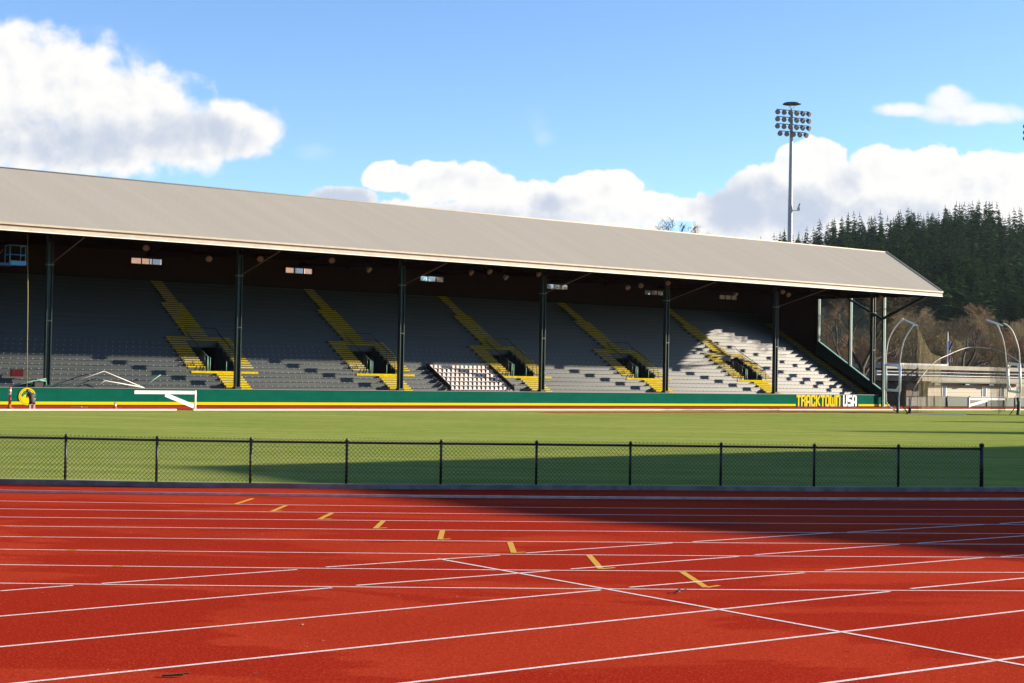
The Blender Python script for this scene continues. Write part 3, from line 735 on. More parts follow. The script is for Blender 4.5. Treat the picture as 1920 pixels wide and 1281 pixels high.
zb = .06; hg = 1.12; UX = onv(1579.5, 750, WV)[0]
mb = MB(); letters(mb, 75.45, 'TRACKTOWN', hg, zb, 'signdark', .055, -.02); letters(mb, UX, 'USA', hg, zb, 'signdark', .055, -.02)
sg = thing('lettering_sign', S(75.4, WV-.1, 0), 'sign in yellow and white block capitals reading TRACKTOWN USA on the green wall', 'sign')
part('outline', mb, sg)
mb = MB(); xe = letters(mb, 75.45, 'TRACKTOWN', hg, zb, 'signyellow', 0, .0); part('yellow_lettering', mb, sg)
mb = MB(); letters(mb, UX, 'USA', hg, zb, 'white', 0, .0); part('white_lettering', mb, sg)
print('LETTERS end', xe)
# round yellow emblem
mb = MB(); cu, cz = -1.72, .62
def disc(mb, r0, r1, v, m, cu=cu, cz=cz):
    for i in range(40):
        a, b = 2*pi*i/40, 2*pi*(i+1)/40
        pts = [S(cu+r1*cos(a), v, cz+r1*sin(a)), S(cu+r1*cos(b), v, cz+r1*sin(b))]
        pts += [S(cu+r0*cos(b), v, cz+r0*sin(b)), S(cu+r0*cos(a), v, cz+r0*sin(a))] if r0 > 0 else [S(cu, v, cz)]
        mb.poly(pts, m)
em = thing('round_emblem', S(cu, WV-.1, 0), 'round yellow emblem on the green wall behind the kneeling worker', 'emblem')
disc(mb, 0, .60, WV-.092, 'signyellow')
for i in range(40):
    a, b = 2*pi*i/40, 2*pi*(i+1)/40; mb.poly([S(cu+.6*cos(a), WV-.092, cz+.6*sin(a)), S(cu+.6*cos(a), WV-.05, cz+.6*sin(a)), S(cu+.6*cos(b), WV-.05, cz+.6*sin(b)), S(cu+.6*cos(b), WV-.092, cz+.6*sin(b))], 'signyellow')
part('disc', mb, em)
mb = MB(); disc(mb, .50, .525, WV-.097, 'logogreen'); 
mb.poly([S(cu-.42, WV-.1, .74), S(cu-.22, WV-.1, 1.0), S(cu+.12, WV-.1, 1.08), S(cu+.28, WV-.1, .92), S(cu+.05, WV-.1, .80), S(cu-.2, WV-.1, .74), S(cu-.36, WV-.1, .56)], 'logogreen'); part('green_mark', mb, em)

# ---------------------------------------------------------------- VIP chairs in their box
bxp = []
for (u_, kA, kB, lab) in ((34.55, 0, 6, 'dark brown sloping rail panel left of the pale seats'), (41.2, 0, 6, 'dark brown sloping rail panel right of the pale seats')):
    mb = MB(); b0 = S(u_, .2, zk(0))
    mb.hexa([S(u_-.03, .1, zk(0)+.1), S(u_+.03, .1, zk(0)+.1), S(u_+.03, 3.95, zk(5)+.2), S(u_-.03, 3.95, zk(5)+.2), S(u_-.03, .1, zk(0)+.5), S(u_+.03, .1, zk(0)+.5), S(u_+.03, 3.95, zk(5)+.72), S(u_-.03, 3.95, zk(5)+.72)], 'panelbrown')
    for kk in (1, 3, 5): mb.box((u_-.03, vk(kk)+.2, zk(kk)), (u_+.03, vk(kk)+.27, zk(kk)+.4), 'panelbrown', S)
    solo('rail_panel', mb, b0, lab, 'rail panel')
ch = MB()
ch.box((-.15, -.18, .20), (.15, .16, .235), 'chair'); ch.hexa([Vector(p) for p in [(-.15, .12, .22), (.15, .12, .22), (.15, .16, .22), (-.15, .16, .22), (-.13, .17, .44), (.13, .17, .44), (.13, .20, .44), (-.13, .20, .44)]], 'chair'); ch.hexa([Vector(p) for p in [(-.13, .17, .44), (.13, .17, .44), (.13, .20, .44), (-.13, .20, .44), (-.07, .19, .50), (.07, .19, .50), (.07, .215, .50), (-.07, .215, .50)]], 'chair')

for a_, b_ in ((-.16, -.12), (.16, -.12), (-.16, .14), (.16, .14)): ch.tube([(a_, b_, 0), (a_, b_, .24)], .015, 'galv', 5)
seatm = ch.mesh('chair')
ch0 = None
for kk in range(0, 6):
    for j in range(14):
        u_ = 34.95+j*.46
        if u_ > 41.0: continue
        if ch0 is None:
            ch0 = bpy.data.objects.new('spectator_chair', seatm); COL.objects.link(ch0); c = ch0
            tag(ch0, 'pale plastic chair among the rows of pale chairs between two brown rail panels', 'chair', 'pale chairs set out in the front bleachers')
        else: c = copy_tree(ch0)
        c.location = S(u_, vk(kk)+.36, zk(kk)+.008); c.rotation_euler = (0, 0, TH)

# ---------------------------------------------------------------- lamps under the roof
lampsp = [(6.3, -2, 11.45), (11.2, -2, 10.95), (15.4, -2, 11.2), (21.6, -2, 11.45), (24.9, -2, 10.9), (34.8, -2, 11.2), (36.7, -2, 11.4), (38.4, -2, 11.0), (41.9, -2, 11.45), (52.1, -2, 10.8), (53.7, -2, 11.05), (57.0, -2, 11.45), (65.7, -2, 10.8), (72.2, -2, 11.35), (73.0, -2, 11.1), (86.8, -2, 11.45)]
words = ['first', 'second', 'third', 'fourth', 'fifth', 'sixth', 'seventh', 'eighth', 'ninth', 'tenth', 'eleventh', 'twelfth', 'thirteenth', 'fourteenth', 'fifteenth', 'last']
lm = MB(); lm.lathe([(0, .05), (.06, .13), (.22, .22), (.34, .25), (.36, .24)], 'lamp', (0, .12, .1), Vector((0, -.8, -.6)), 12)
lmm = lm.mesh('lamp_housing'); l2 = MB(); l2.tube([(0, .1, .1), (0, .1, .85)], .03, 'rafter', 6); l2m = l2.mesh('hanger')
l0 = None
for i, (a, b, c) in enumerate(lampsp):
    if l0 is None:
        l0 = bpy.data.objects.new('roof_lamp', None); COL.objects.link(l0); o = l0
        for nm, me in (('housing', lmm), ('hanger', l2m)): q = bpy.data.objects.new(nm, me); COL.objects.link(q); q.parent = l0
    else: o = copy_tree(l0)
    o.location = S(a, b, c); o.rotation_euler = (0, 0, TH+random.uniform(-.5, .6))
    tag(o, f'beige cone floodlight hanging under the grandstand roof, {words[i]} from the left', 'floodlight', 'floodlights under the grandstand roof')

# ---------------------------------------------------------------- things on and before the bleachers
# blue boom lift basket reaching in from the left
bl = thing('boom_lift', S(-6, -3, 9.6), 'blue work platform of a boom lift raised under the roof at the left edge', 'boom lift')
mb = MB(); mb.box((-6.4, -3.5, 9.45), (-3.6, -2.5, 9.62), 'blue', S); mb.box((-3.9, -3.56, 9.5), (-2.85, -3.50, 9.8), 'blue2', S); mb.box((-3.6, -3.5, 9.5), (-2.87, -2.5, 9.55), 'blue', S); part('platform', mb, bl)
mb = MB()
for (a, b) in ((-3.95, -3.5), (-2.9, -3.5), (-2.9, -2.5), (-3.95, -2.5), (-5.1, -3.5)): mb.tube([S(a, b, 9.5), S(a, b, 10.85 if a > -5 else 10.1)], .035, 'blue2', 6)
for z_ in (10.2, 10.83): mb.tube([S(-3.95, -2.5, z_), S(-3.95, -3.5, z_), S(-2.9, -3.5, z_), S(-2.9, -2.5, z_)], .035, 'blue2', 6)
part('guard_rail', mb, bl)
mb = MB(); mb.box((-6.4, -3.55, 9.6), (-5.2, -2.4, 11.1), 'blue', S); part('boom_head', mb, bl)
mb = MB(); mb.tube([S(-5.1, -3.5, 10.1), S(-4.9, -3.4, 10.0), S(-4.7, -3.4, 10.05), S(-4.4, -3.4, 10.5)], .02, 'lamp', 5); part('hose', mb, bl)
mb = MB(); mb.bar(S(-5.8, -3, 10.0), S(-22, -6, 1.8), .4, .5, 'blue'); mb.box((-24, -8, .5), (-20, -4, 2.2), 'blue', S); part('boom', mb, bl)
mb = MB(); mb.tube([S(-2.62, -3, 11.75), S(-2.5, -3, 7.5), S(-2.42, -3, 1.32)], .028, 'rope', 6)
solo('hanging_rope', mb, S(-2.42, -3, 1.3), 'thin yellowish rope hanging straight down from the eave beside the blue lift', 'rope')
# bent pale pipes (frames)
def frame(name, pts, r, m, lab, cat='pipe frame', feet=None):
    mb = MB(); P = [S(*p) for p in pts]; mb.tube(P, r, m, 8)
    for f in (feet or []): mb.tube([S(*f[0]), S(*f[1])], r*.9, m, 6)
    return solo(name, mb, P[0], lab, cat)
frame('pipe_frame', [(.81, -.3, 1.28), (4.05, -.3, 2.45), (7.1, -.3, 1.28)], .035, 'offwhite', 'large pale bent pipe frame leaning on the lower bleachers', feet=[((.81, -.3, 1.28), (.81, -.3, 1.0)), ((7.1, -.3, 1.28), (7.1, -.3, 1.0)), ((4.05, -.3, 2.45), (4.0, 2.1, 2.3))])
frame('pipe_frame', [(3.3, -.55, 1.28), (4.05, -.55, 1.78), (7.0, -.55, 1.3)], .035, 'offwhite', 'smaller pale bent pipe frame in front of the large one', feet=[((3.3, -.55, 1.28), (3.3, -.55, 1.0)), ((7.0, -.55, 1.3), (7.0, -.55, 1.0)), ((4.05, -.55, 1.78), (4.0, 1.3, 1.9))])
frame('green_rail', [(7.0, -.2, 1.28), (8.4, -.2, 2.25)], .03, 'postlight', 'slanting thin green rail just right of the pale pipe frames', 'rail', feet=[((8.4, -.2, 2.25), (8.4, 1.5, 2.2))])
frame('green_rail', [(-2.6, -.2, 1.26), (-1.2, -.2, 1.65), (-.15, -.2, 1.85), (-.1, -.2, 1.28)], .05, 'postlight', 'low folded dark green frame below the red bin', 'rail', feet=[((-.9, -.2, 1.75), (-.15, -.2, 1.7)), ((-1.3, 0, 1.28), (-.5, 0, 1.75))])
mb = MB(); mb.box((-2.15, .95, 1.98), (-1.35, 1.35, 2.02), 'red', S)
for a, b, c, d in ((-2.15, .95, -2.11, 1.35), (-1.39, .95, -1.35, 1.35), (-2.11, .95, -1.39, .99), (-2.11, 1.31, -1.39, 1.35)): mb.box((a, b, 2.02), (c, d, 2.42), 'red', S)
mb.box((-2.2, .9, 2.42), (-1.3, .95, 2.47), 'red', S); mb.box((-2.2, 1.35, 2.42), (-1.3, 1.4, 2.47), 'red', S); mb.box((-2.2, .95, 2.42), (-2.15, 1.35, 2.47), 'red', S); mb.box((-1.35, .95, 2.42), (-1.3, 1.35, 2.47), 'red', S)
solo('red_bin', mb, S(-1.75, 1.15, 1.98), 'bright red open bin on the lower bleachers at the far left', 'bin')
mb = MB(); mb.box((-.95, -.3, 1.27), (-.35, .1, 1.62), 'panelbrown', S); mb.box((-.98, -.33, 1.62), (-.32, .13, 1.68), 'black', S)
solo('dark_box', mb, S(-.65, -.1, 1.27), 'dark box beside the foot of the leftmost column', 'box')

# swing gates (white beam, post, wide diagonal)
def gate(p, d, lab, L_=3.9, Hh=1.22, flip=1):
    t = thing('barrier_gate', p, lab, 'barrier', 'white barrier gates beside the far track')
    mb = MB(); mb.box((-.05, -.05, 0), (.05, .05, Hh+.04), 'white', lambda x, y, z: p+d*x+Vector((-d.y, d.x, 0))*y+Vector((0, 0, z))); part('post', mb, t)
    mb = MB(); mb.bar(p+d*.02+Vector((0, 0, Hh-.10)), p+d*L_+Vector((0, 0, Hh-.10)), .06, .22, 'white'); part('beam', mb, t)
    mb = MB(); mb.bar(p+d*.1+Vector((0, 0, .22)), p+d*L_*.5+Vector((0, 0, Hh-.25)), .05, .26, 'white'); part('diagonal_brace', mb, t)
    mb = MB(); mb.bar(p+d*.16, p+d*.16+Vector((0, 0, .4)), .05, .05, 'white'); part('stub_post', mb, t)
    return t
pA = G(366, 768.5); ua_, va_ = uvof(pA); LA = ua_-onv(252, 740, va_)[0]; HA = onv(366, 733.5, va_)[1]
gate(pA, -UV, 'white swing barrier with diagonal brace standing by the left of the far track', LA, HA)
pC = G(1817, 768); uc_, vc_ = uvof(pC); vc_ = -3; pC = S(onv(1817, 768, vc_)[0], vc_, 0); LC = onv(1884, 750, vc_)[0]-uvof(pC)[0]; gate(pC, UV, 'white swing barrier in front of the tan building at the right', LC, onv(1817, 746.5, vc_)[1])
# orange delineator and cone
p = G(18, 766.5)
t = thing('channelizer_post', p, 'tall orange traffic post with white bands at the far left of the wall', 'traffic post')
mb = MB(); mb.lathe([(0, .22), (.05, .2), (.08, .09), (1.25, .075), (1.32, .09), (1.38, .05)], 'orange', p, (0, 0, 1), 12); part('post_body', mb, t)
mb = MB()
for z_ in (.85, 1.1): mb.lathe([(0, .088), (.11, .086)], 'white', p+Vector((0, 0, z_)), (0, 0, 1), 12)
part('reflective_band', mb, t)
p = G(215.5, 768.5); t = thing('traffic_cone', p, 'small orange traffic cone by the white kerb left of the barrier', 'traffic cone')
mb = MB(); mb.box((-.18, -.18, 0), (.18, .18, .03), 'coneorange', lambda x, y, z: p+Vector((x, y, z))); mb.lathe([(.03, .15), (.5, .03)], 'coneorange', p, (0, 0, 1), 14); part('cone_body', mb, t)
mb = MB(); mb.lathe([(.24, .105), (.38, .068)], 'white', p, (0, 0, 1), 14); part('reflective_collar', mb, t)
p = G(144, 764.5); mb = MB(); mb.bar(p+Vector((-.4, 0, .04)), p+Vector((.35, 0, .05)), .12, .05, 'offwhite'); solo('pale_board', mb, p, 'small pale board lying on the far track between worker and cone', 'board')
p = G(160, 765); mb = MB(); mb.bar(p+Vector((-.12, 0, .03)), p+Vector((.12, .05, .05)), .1, .06, 'yellow'); solo('yellow_tool', mb, p, 'tiny yellow tool lying beside the pale board', 'tool')

# kneeling worker, seen from behind
def person():
    p = G(60, 767.3); p.z = .01; e = thing('person', p, 'person kneeling on the track in a dark jacket and pale shoes, facing the round emblem', 'person')
    face = math.atan2((S(cu, WV)-p).y, (S(cu, WV)-p).x)-pi/2
    Rm = Matrix.Rotation(face, 3, 'Z')
    J = [(0, 0, .46), (-.02, .02, .60), (-.05, .07, .78), (-.08, .13, .95), (-.17, .22, 1.02), (-.25, .30, 1.08), (-.31, .34, 1.13),   # 0-6 spine, head
         (-.28, .13, .92), (-.33, .36, .78), (-.27, .60, .70), (-.26, .68, .70),        # 7-10 left arm
         (.12, .12, .94), (.22, .30, .74), (.05, .52, .66), (.02, .60, .66),             # 11-14 right arm
         (-.11, .03, .40), (-.16, .36, .10), (-.14, .02, .12), (-.13, -.20, .20),        # 15-18 left leg
         (.11, .03, .40), (.16, .36, .10), (.14, .02, .12), (.13, -.20, .20)]
    Rr_ = [.20, .19, .20, .185, .075, .085, .075, .07, .05, .038, .03, .07, .05, .038, .03, .11, .075, .055, .04, .11, .075, .055, .04]
    E_ = [(0, 1), (1, 2), (2, 3), (3, 4), (4, 5), (5, 6), (3, 7), (7, 8), (8, 9), (9, 10), (3, 11), (11, 12), (12, 13), (13, 14), (0, 15), (15, 16), (16, 17), (17, 18), (0, 19), (19, 20), (20, 21), (21, 22)]
    me = bpy.data.meshes.new('body'); me.from_pydata([tuple(Rm @ Vector(j)) for j in J], E_, [])
    o = bpy.data.objects.new('body', me); COL.objects.link(o); o.parent = e
    sk = o.modifiers.new('skin', 'SKIN'); ss = o.modifiers.new('sub', 'SUBSURF'); ss.levels = ss.render_levels = 2
    sd = me.skin_vertices[0].data if me.skin_vertices else None
    if sd is None:
        bm = bmesh.new(); bm.from_mesh(me); lay = bm.verts.layers.skin.verify(); bm.to_mesh(me); bm.free(); sd = me.skin_vertices[0].data
    for i, r in enumerate(Rr_): sd[i].radius = (r, r*.9)
    sd[0].use_root = True
    # bake to a plain mesh, materials by height / position
    dg = bpy.context.evaluated_depsgraph_get(); dg.update(); ev = o.evaluated_get(dg); nm = bpy.data.meshes.new_from_object(ev); o.modifiers.clear(); o.data = nm
    nm.materials.clear()
    for k_ in ('jacket', 'trouser', 'skin', 'hair'): nm.materials.append(M[k_])
    Ri = Rm.inverted()
    for pl in nm.polygons:
        c = Ri @ pl.center; pl.use_smooth = True
        pl.material_index = 0
        if c.z < .44 and not (c.y > .5): pl.material_index = 1
        if c.y > .56 and c.z > .5: pl.material_index = 2
        if (c-Vector((-.29, .33, 1.11))).length < .15 and c.x < -.2: pl.material_index = 2
    def q(x, y, z): return p+Rm @ Vector((x, y, z))
    for sx in (-1, 1):
        mb = MB(); c = sx*.13
        mb.hexa([q(c-.055, -.235, .02), q(c+.055, -.235, .02), q(c+.05, -.12, .03), q(c-.05, -.12, .03), q(c-.055, -.26, .30), q(c+.055, -.26, .30), q(c+.045, -.13, .29), q(c-.045, -.13, .29)], 'white'); part('shoe', mb, e)
    mb = MB(); hc = Vector((-.285, .315, 1.135))
    for i in range(6):
        for j in range(10):
            def sp_(i, j): 
                a, b = pi*.62*i/6, 2*pi*j/10; return q(hc.x+.105*sin(a)*cos(b), hc.y+.115*sin(a)*sin(b)-.01, hc.z+.11*cos(a))
            mb.poly([sp_(i, j), sp_(i+1, j), sp_(i+1, j+1), sp_(i, j+1)], 'hair', True)
    part('hair', mb, e)
person()

# ---------------------------------------------------------------- floodlight masts
def mast(loc, rot, label, top=35.5):
    t = thing('floodlight_mast', loc, label, 'light mast', 'stadium floodlight masts'); L = Vector(loc)
    mb = MB(); mb.tube([L, L+Vector((0, 0, top*.6)), L+Vector((0, 0, top-3.6)), L+Vector((0, 0, top))], [.42, .28, .2, .13], 'galv', 12); part('pole', mb, t)
    mb = MB(); mb.tube([L+Vector((0, 0, top+.55)), L+Vector((0, 0, top+.68))], [1.1, .95], 'lampgrey', 14)
    for a in (0, 2.1, 4.2): mb.tube([L+Vector((cos(a)*.6, sin(a)*.6, top+.55)), L+Vector((0, 0, top-.1))], .03, 'galv', 5)
    part('top_platform', mb, t)
    d = Vector((cos(rot), sin(rot), 0)); nrm = Vector((-sin(rot), cos(rot), 0))*-1
    for r in range(4):
        z_ = top-.35-r*.83; n_ = 6 if r < 3 else 5; w = 4.2 if r < 3 else 3.5; sh = .05 if r < 3 else .0
        mb = MB(); mb.bar(L+d*(-w/2)+Vector((0, 0, z_+.12))+nrm*.22, L+d*(w/2)+Vector((0, 0, z_+.12))+nrm*.22, .09, .09, 'lampgrey'); arm = part('cross_arm', mb, t)
        for i in range(n_):
            c = L+d*(-w/2+w*(i+.02)/(n_-.96))+Vector((0, 0, z_-.2))+nrm*.42
            aim = (nrm+d*((i-2.5)*.26)+Vector((0, 0, -.42))).normalized()
            mb = MB(); mb.lathe([(-.42, .05), (-.34, .14), (-.1, .26), (.12, .31), (.13, .29)], 'lampgrey', c, aim, 12); mb.lathe([(.131, .29), (.10, .18)], 'lampglass', c, aim, 12)
            mb.bar(c+Vector((0, 0, .1)), c+Vector((0, 0, .36))-nrm*.15, .05, .05, 'lampgrey'); part('lamp', mb, arm)
    mb = MB(); z_ = 22.4; mb.bar(L+Vector((0, 0, z_)), L+Vector((1.0, -.2, z_)), .07, .07, 'galv'); mb.box((.75, -.4, z_), (1.05, 0, z_+.35), 'offwhite', lambda x, y, z: L+Vector((x, y, z))); mb.bar(L+Vector((.9, -.2, z_+.35)), L+Vector((1.05, -.2, z_+.8)), .3, .1, 'lampgrey'); part('small_camera', mb, t)
    return t
q_ = AT(1481, 455, 175); mast((q_.x, 175, 0), .35, 'tall floodlight mast with four rows of lamps rising behind the roof', 34.3)
q_ = AT(1945, 260, 205); mast((q_.x, 205, 0), .2, 'floodlight mast cut off by the right edge of the photo', 38.3)

# ---------------------------------------------------------------- background buildings, right
def plat(x0, x1, Y0, Y1, z0, z1, mb, m): mb.box((x0, Y0, z0), (x1, Y1, z1), m, S)
YB = 3.0
def bx_(px, Y=None): return onv(px, 730, YB if Y is None else Y)[0]
def bz_(px, py, Y=None): return onv(px, py, YB if Y is None else Y)[1]
tb = thing('storage_building', S(bx_(1800), YB, 0), 'long single storey tan building with narrow windows at the right', 'building')
xl, xr = bx_(1740), bx_(1905)
mb = MB(); zt_ = bz_(1800, 718.5); plat(xl, xr, YB, YB+9, 0, zt_, mb, 'tan'); part('wall', mb, tb)
mb = MB(); plat(bx_(1706), xl-.003, YB+.5, YB+9, 0, zt_-.1, mb, 'tanshade'); part('shaded_end', mb, tb)  # left part of the same building, its shadow put into the brown colour
mb = MB(); plat(xl-.6, xr+.6, YB-.9, YB+9.5, zt_+.003, zt_+.16, mb, 'trimgreen'); plat(xl-2.2, xr+1.4, YB-.9, YB+9.6, zt_+.17, zt_+.62, mb, 'band'); rf = part('roof', mb, tb)
for px in (1748, 1805, 1850): mb = MB(); c = bx_(px); plat(c-.5, c+.3, YB-.75, YB-.35, zt_-.2, zt_, mb, 'lampgrey'); part('eave_lamp', mb, rf)
for px in (1769.5, 1845, 1879):
    c = bx_(px); z1, z0 = bz_(px, 726), bz_(px, 744); mb = MB()
    plat(c-.3, c+.3, YB-.05, YB-.01, z0, z1, mb, 'glass'); w = part('window', mb, tb)
    mb = MB(); plat(c-.38, c-.3, YB-.07, YB-.003, z0, z1, mb, 'white'); plat(c+.3, c+.42, YB-.07, YB-.003, z0, z1, mb, 'white'); plat(c-.38, c+.42, YB-.075, YB-.003, z0-.08, z0, mb, 'white'); plat(c-.38, c+.42, YB-.07, YB-.003, z1, z1+.06, mb, 'white'); part('window_frame', mb, w)
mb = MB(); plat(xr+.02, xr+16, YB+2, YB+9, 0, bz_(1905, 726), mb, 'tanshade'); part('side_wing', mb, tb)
YC = 16.0
def cz_(py, px=1780): return onv(px, py, YC)[1]
ub_ = thing('upper_building', S(bx_(1760, YC), YC, 0), 'pale flat roofed building with a long railing and bluish windows behind the tan one', 'building')
xa, xb = bx_(1640, YC), bx_(1990, YC); xm = bx_(1722, YC)
mb = MB(); plat(xm, xb, YC, YC+10, 0, cz_(708), mb, 'band'); plat(xm, xb, YC+1, YC+10, cz_(708)+.003, cz_(694), mb, 'tan'); part('wall', mb, ub_)
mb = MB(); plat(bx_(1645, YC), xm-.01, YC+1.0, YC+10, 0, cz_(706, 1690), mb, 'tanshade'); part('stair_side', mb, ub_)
mb = MB(); plat(bx_(1645, YC), xb+.3, YC-.6, YC+10.5, cz_(694), cz_(686.5), mb, 'band'); plat(bx_(1723, YC), bx_(1812, YC), YC+3, YC+8, cz_(686.5)+.003, cz_(682.5), mb, 'metalpanel'); part('roof', mb, ub_)
for a, b, m_ in ((1737, 1787, 'metalpanel'), (1788, 1799, 'glass'), (1806, 1830, 'metalpanel'), (1831, 1853, 'glass'), (1872, 1890, 'glass'), (1896, 1925, 'glass')):
    mb = MB(); plat(bx_(a, YC), bx_(b, YC), YC+.92, YC+.99, cz_(706), cz_(695.5), mb, m_); part('window', mb, ub_)
mb = MB(); plat(bx_(1650, YC), xm, YC+.9, YC+.99, cz_(705, 1690), cz_(694.2, 1690), mb, 'metalpanel')
part('ribbed_parapet', mb, ub_)
mb = MB(); mb.bar(S(xa, YC-.3, cz_(705)), S(xb, YC-.3, cz_(705)), .05, .07, 'offwhite'); mb.bar(S(xa, YC-.3, cz_(699)), S(xb, YC-.3, cz_(699)), .05, .06, 'galv')
x = xa
while x < xb: mb.bar(S(x, YC-.3, cz_(709)), S(x, YC-.3, cz_(699)), .05, .05, 'offwhite', Vector((0, 1, 0))); x += 2.2
part('railing', mb, ub_)
# outdoor stair between stand and building
st = thing('outside_stair', AT(1665, 762, 168), 'dark slanting outdoor stair rail behind the left half of the throwing cage', 'stair')
mb = MB()
for dy in (0, 1.2):
    mb.bar(AT(1662, 730, 166+dy), AT(1722, 690, 166+dy), .09, .12, 'panelbrown'); mb.bar(AT(1672, 736, 166+dy), AT(1722, 704, 166+dy), .09, .3, 'panelbrown')
part('stringer', mb, st)
for i in range(6): mb = MB(); p = AT(1668+i*10, 727-i*6.5, 166); mb.bar(p, Vector((p.x, p.y, max(p.z-1.0, .1))), .06, .06, 'panelbrown', Vector((0, 1, 0))); part('baluster', mb, st)
# windscreen fence in front of the tan building, plain posts
YF = -.2
wf = thing('screened_fence', S(bx_(1800, YF), YF, 0), 'grey green screened chain link fence in front of the tan building', 'fence')
fz = bz_(1800, 745, YF)
mb = MB(); mb.box((bx_(1739, YF), YF, .05), (bx_(1960, YF), YF+.01, fz), 'screen', S); part('windscreen', mb, wf)
for px in (1706, 1739, 1752.5, 1775.5, 1817, 1850, 1882, 1903, 1925):
    mb = MB(); x = bx_(px, YF); mb.tube([S(x, YF-.05, 0), S(x, YF-.05, fz+.15)], .08 if px in (1775.5, 1817) else .045, 'panelbrown', 6); part('fence_post', mb, wf)
mb = MB(); mb.tube([S(bx_(1695, YF), YF-.05, fz+.05), S(bx_(1960, YF), YF-.05, fz+.05)], .035, 'galv', 6); part('top_rail', mb, wf)
mb = MB(); mb.box((bx_(1700, YF), YF, .05), (bx_(1738.5, YF), YF+.01, fz), 'wire', S); part('wire_panel', mb, wf)
# flag pole with limp flag
YP = 200; c = AT(1776.5, 690, YP)
fp = thing('flagpole', (c.x, YP, 0), 'white flagpole with a limp red white and blue striped flag above the pale building', 'flagpole')
zt_ = AT(1777.5, 625, YP).z
mb = MB(); mb.tube([(c.x, YP, 0), (c.x, YP, zt_)], [.11, .07], 'white', 8); mb.lathe([(0, .03), (.06, .09), (.14, .08), (.2, .02)], 'cream', (c.x, YP, zt_), (0, 0, 1), 8); part('pole', mb, fp)
z1, z0 = AT(1777, 638, YP).z, AT(1777, 674, YP).z; mb = MB(); NI, NJ = 8, 16
def fpt(i, j):
    f = j/NJ; w = .55*(1-.25*sin(f*3.1))
    return Vector((c.x+.08+i/NI*w+.10*sin(f*9+1), YP-.05+.16*sin(i*1.6+f*5), z1+(z0-z1)*f-.05*i))
for i in range(NI):
    for j in range(NJ):
        m_ = 'flagblue' if j < 6 and i > 2 else ('flagred' if (i+j//4) % 2 else 'flagwhite')
        mb.poly([fpt(i, j), fpt(i+1, j), fpt(i+1, j+1), fpt(i, j+1)], m_)
part('flag', mb, fp)
# brick building seen through the rear windows at the left
mb = MB(); bb = thing('brick_building', S(20, 30, 0), 'sunlit brick building glimpsed through the first rear windows of the grandstand', 'building')
mb.box((-30, 27, 0), (36, 40, 14.2), 'brick', S); part('wall', mb, bb)
for x in range(7, 36, 3):
    mb = MB(); mb.box((x, 26.94, 11.4), (x+1.1, 26.98, 13.4), 'white', S); w = part('window', mb, bb)
    mb = MB(); mb.box((x+.12, 26.90, 11.5), (x+.98, 26.935, 13.3), 'pane', S); part('window_pane', mb, w)

# ---------------------------------------------------------------- throwing cage
YG = 128.5
def cg(px, py, Y=YG): return AT(px, py, Y)
def smoothpts(P, n=4):
    out = []
    for i in range(len(P)-1):
        a, b, c, d = P[max(i-1, 0)], P[i], P[i+1], P[min(i+2, len(P)-1)]
        for j in range(n):
            t = j/n; out.append(.5*((2*b)+(c-a)*t+(2*a-5*b+4*c-d)*t*t+(3*b-3*c+d-a)*t**3))
    return out+[P[-1]]
cgt = thing('throwing_cage', cg(1800, 777), 'tall hammer throwing cage of curved white poles and hanging net at the right', 'cage')
poles = [
 [(1685,775,128),(1685.5,752,128),(1686.5,733,128),(1687,685,128),(1689,665,128),(1694,642,128),(1703,624,128),(1713,610,128)],
 [(1682,770,134),(1674,767,134),(1663,757,134),(1661,735,134),(1661,684,134),(1662,660,134),(1667,635,134),(1679,613,134),(1694,597,134)],
 [(1911,779,128),(1913,745,128),(1912,685,128),(1910,655,128),(1901,627,128),(1892,613,128),(1881,606,128)],
 [(1888,752,134),(1889,735,134),(1887,685,134),(1884,655,134),(1880,635,134),(1871,612,134),(1862,603,134)],
]
for pl in poles:
    mb = MB(); mb.tube(smoothpts([cg(*q) for q in pl]), .058, 'offwhite', 8); part('curved_pole', mb, cgt)
mb = MB(); mb.tube(smoothpts([cg(1705,776), cg(1708,752), cg(1712,735), cg(1720,718), cg(1733,700,131), cg(1745,686,133), cg(1760,674,135), cg(1777,666,137), cg(1795,658,138), cg(1815,652,139), cg(1840,652,139), cg(1870,657,138), cg(1893,667,136), cg(1912,680,133), cg(1925,700,130), cg(1930,778,128.5)]), .042, 'galv', 8); part('hoop', mb, cgt)
for (a, b, c, d) in (((1661,684),(1688,686),(1687,733),(1661,731)), ((1889,682),(1912,684),(1913,736),(1891,733))):
    mb = MB(); A_, B_, C_, D_ = cg(*a, 130), cg(*b, 128), cg(*c, 128), cg(*d, 130)
    def tb2(p, q, r_): mb.tube([p, q], r_, 'white', 8)
    for p, q in ((A_, B_), (B_, C_), (C_, D_), (D_, A_)): tb2(p, q, .11)
    tb2(A_+(B_-A_)*.78, B_+(C_-B_)*.22, .07); tb2(D_+(C_-D_)*.72, C_+(B_-C_)*.25, .07)
    if a[0] > 1800: tb2(A_+(B_-A_)*.3, A_+(D_-A_)*.2, .07); tb2(D_+(C_-D_)*.3, D_+(A_-D_)*.25, .07)
    part('gate_frame', mb, cgt)
for (a, b) in (((1696,600),(1720.5,611)), ((1850,600),(1879.5,610.5))):
    mb = MB(); mb.tube([cg(*a, 131), cg(*b, 128)], .08, 'white', 8); part('net_spreader', mb, cgt)
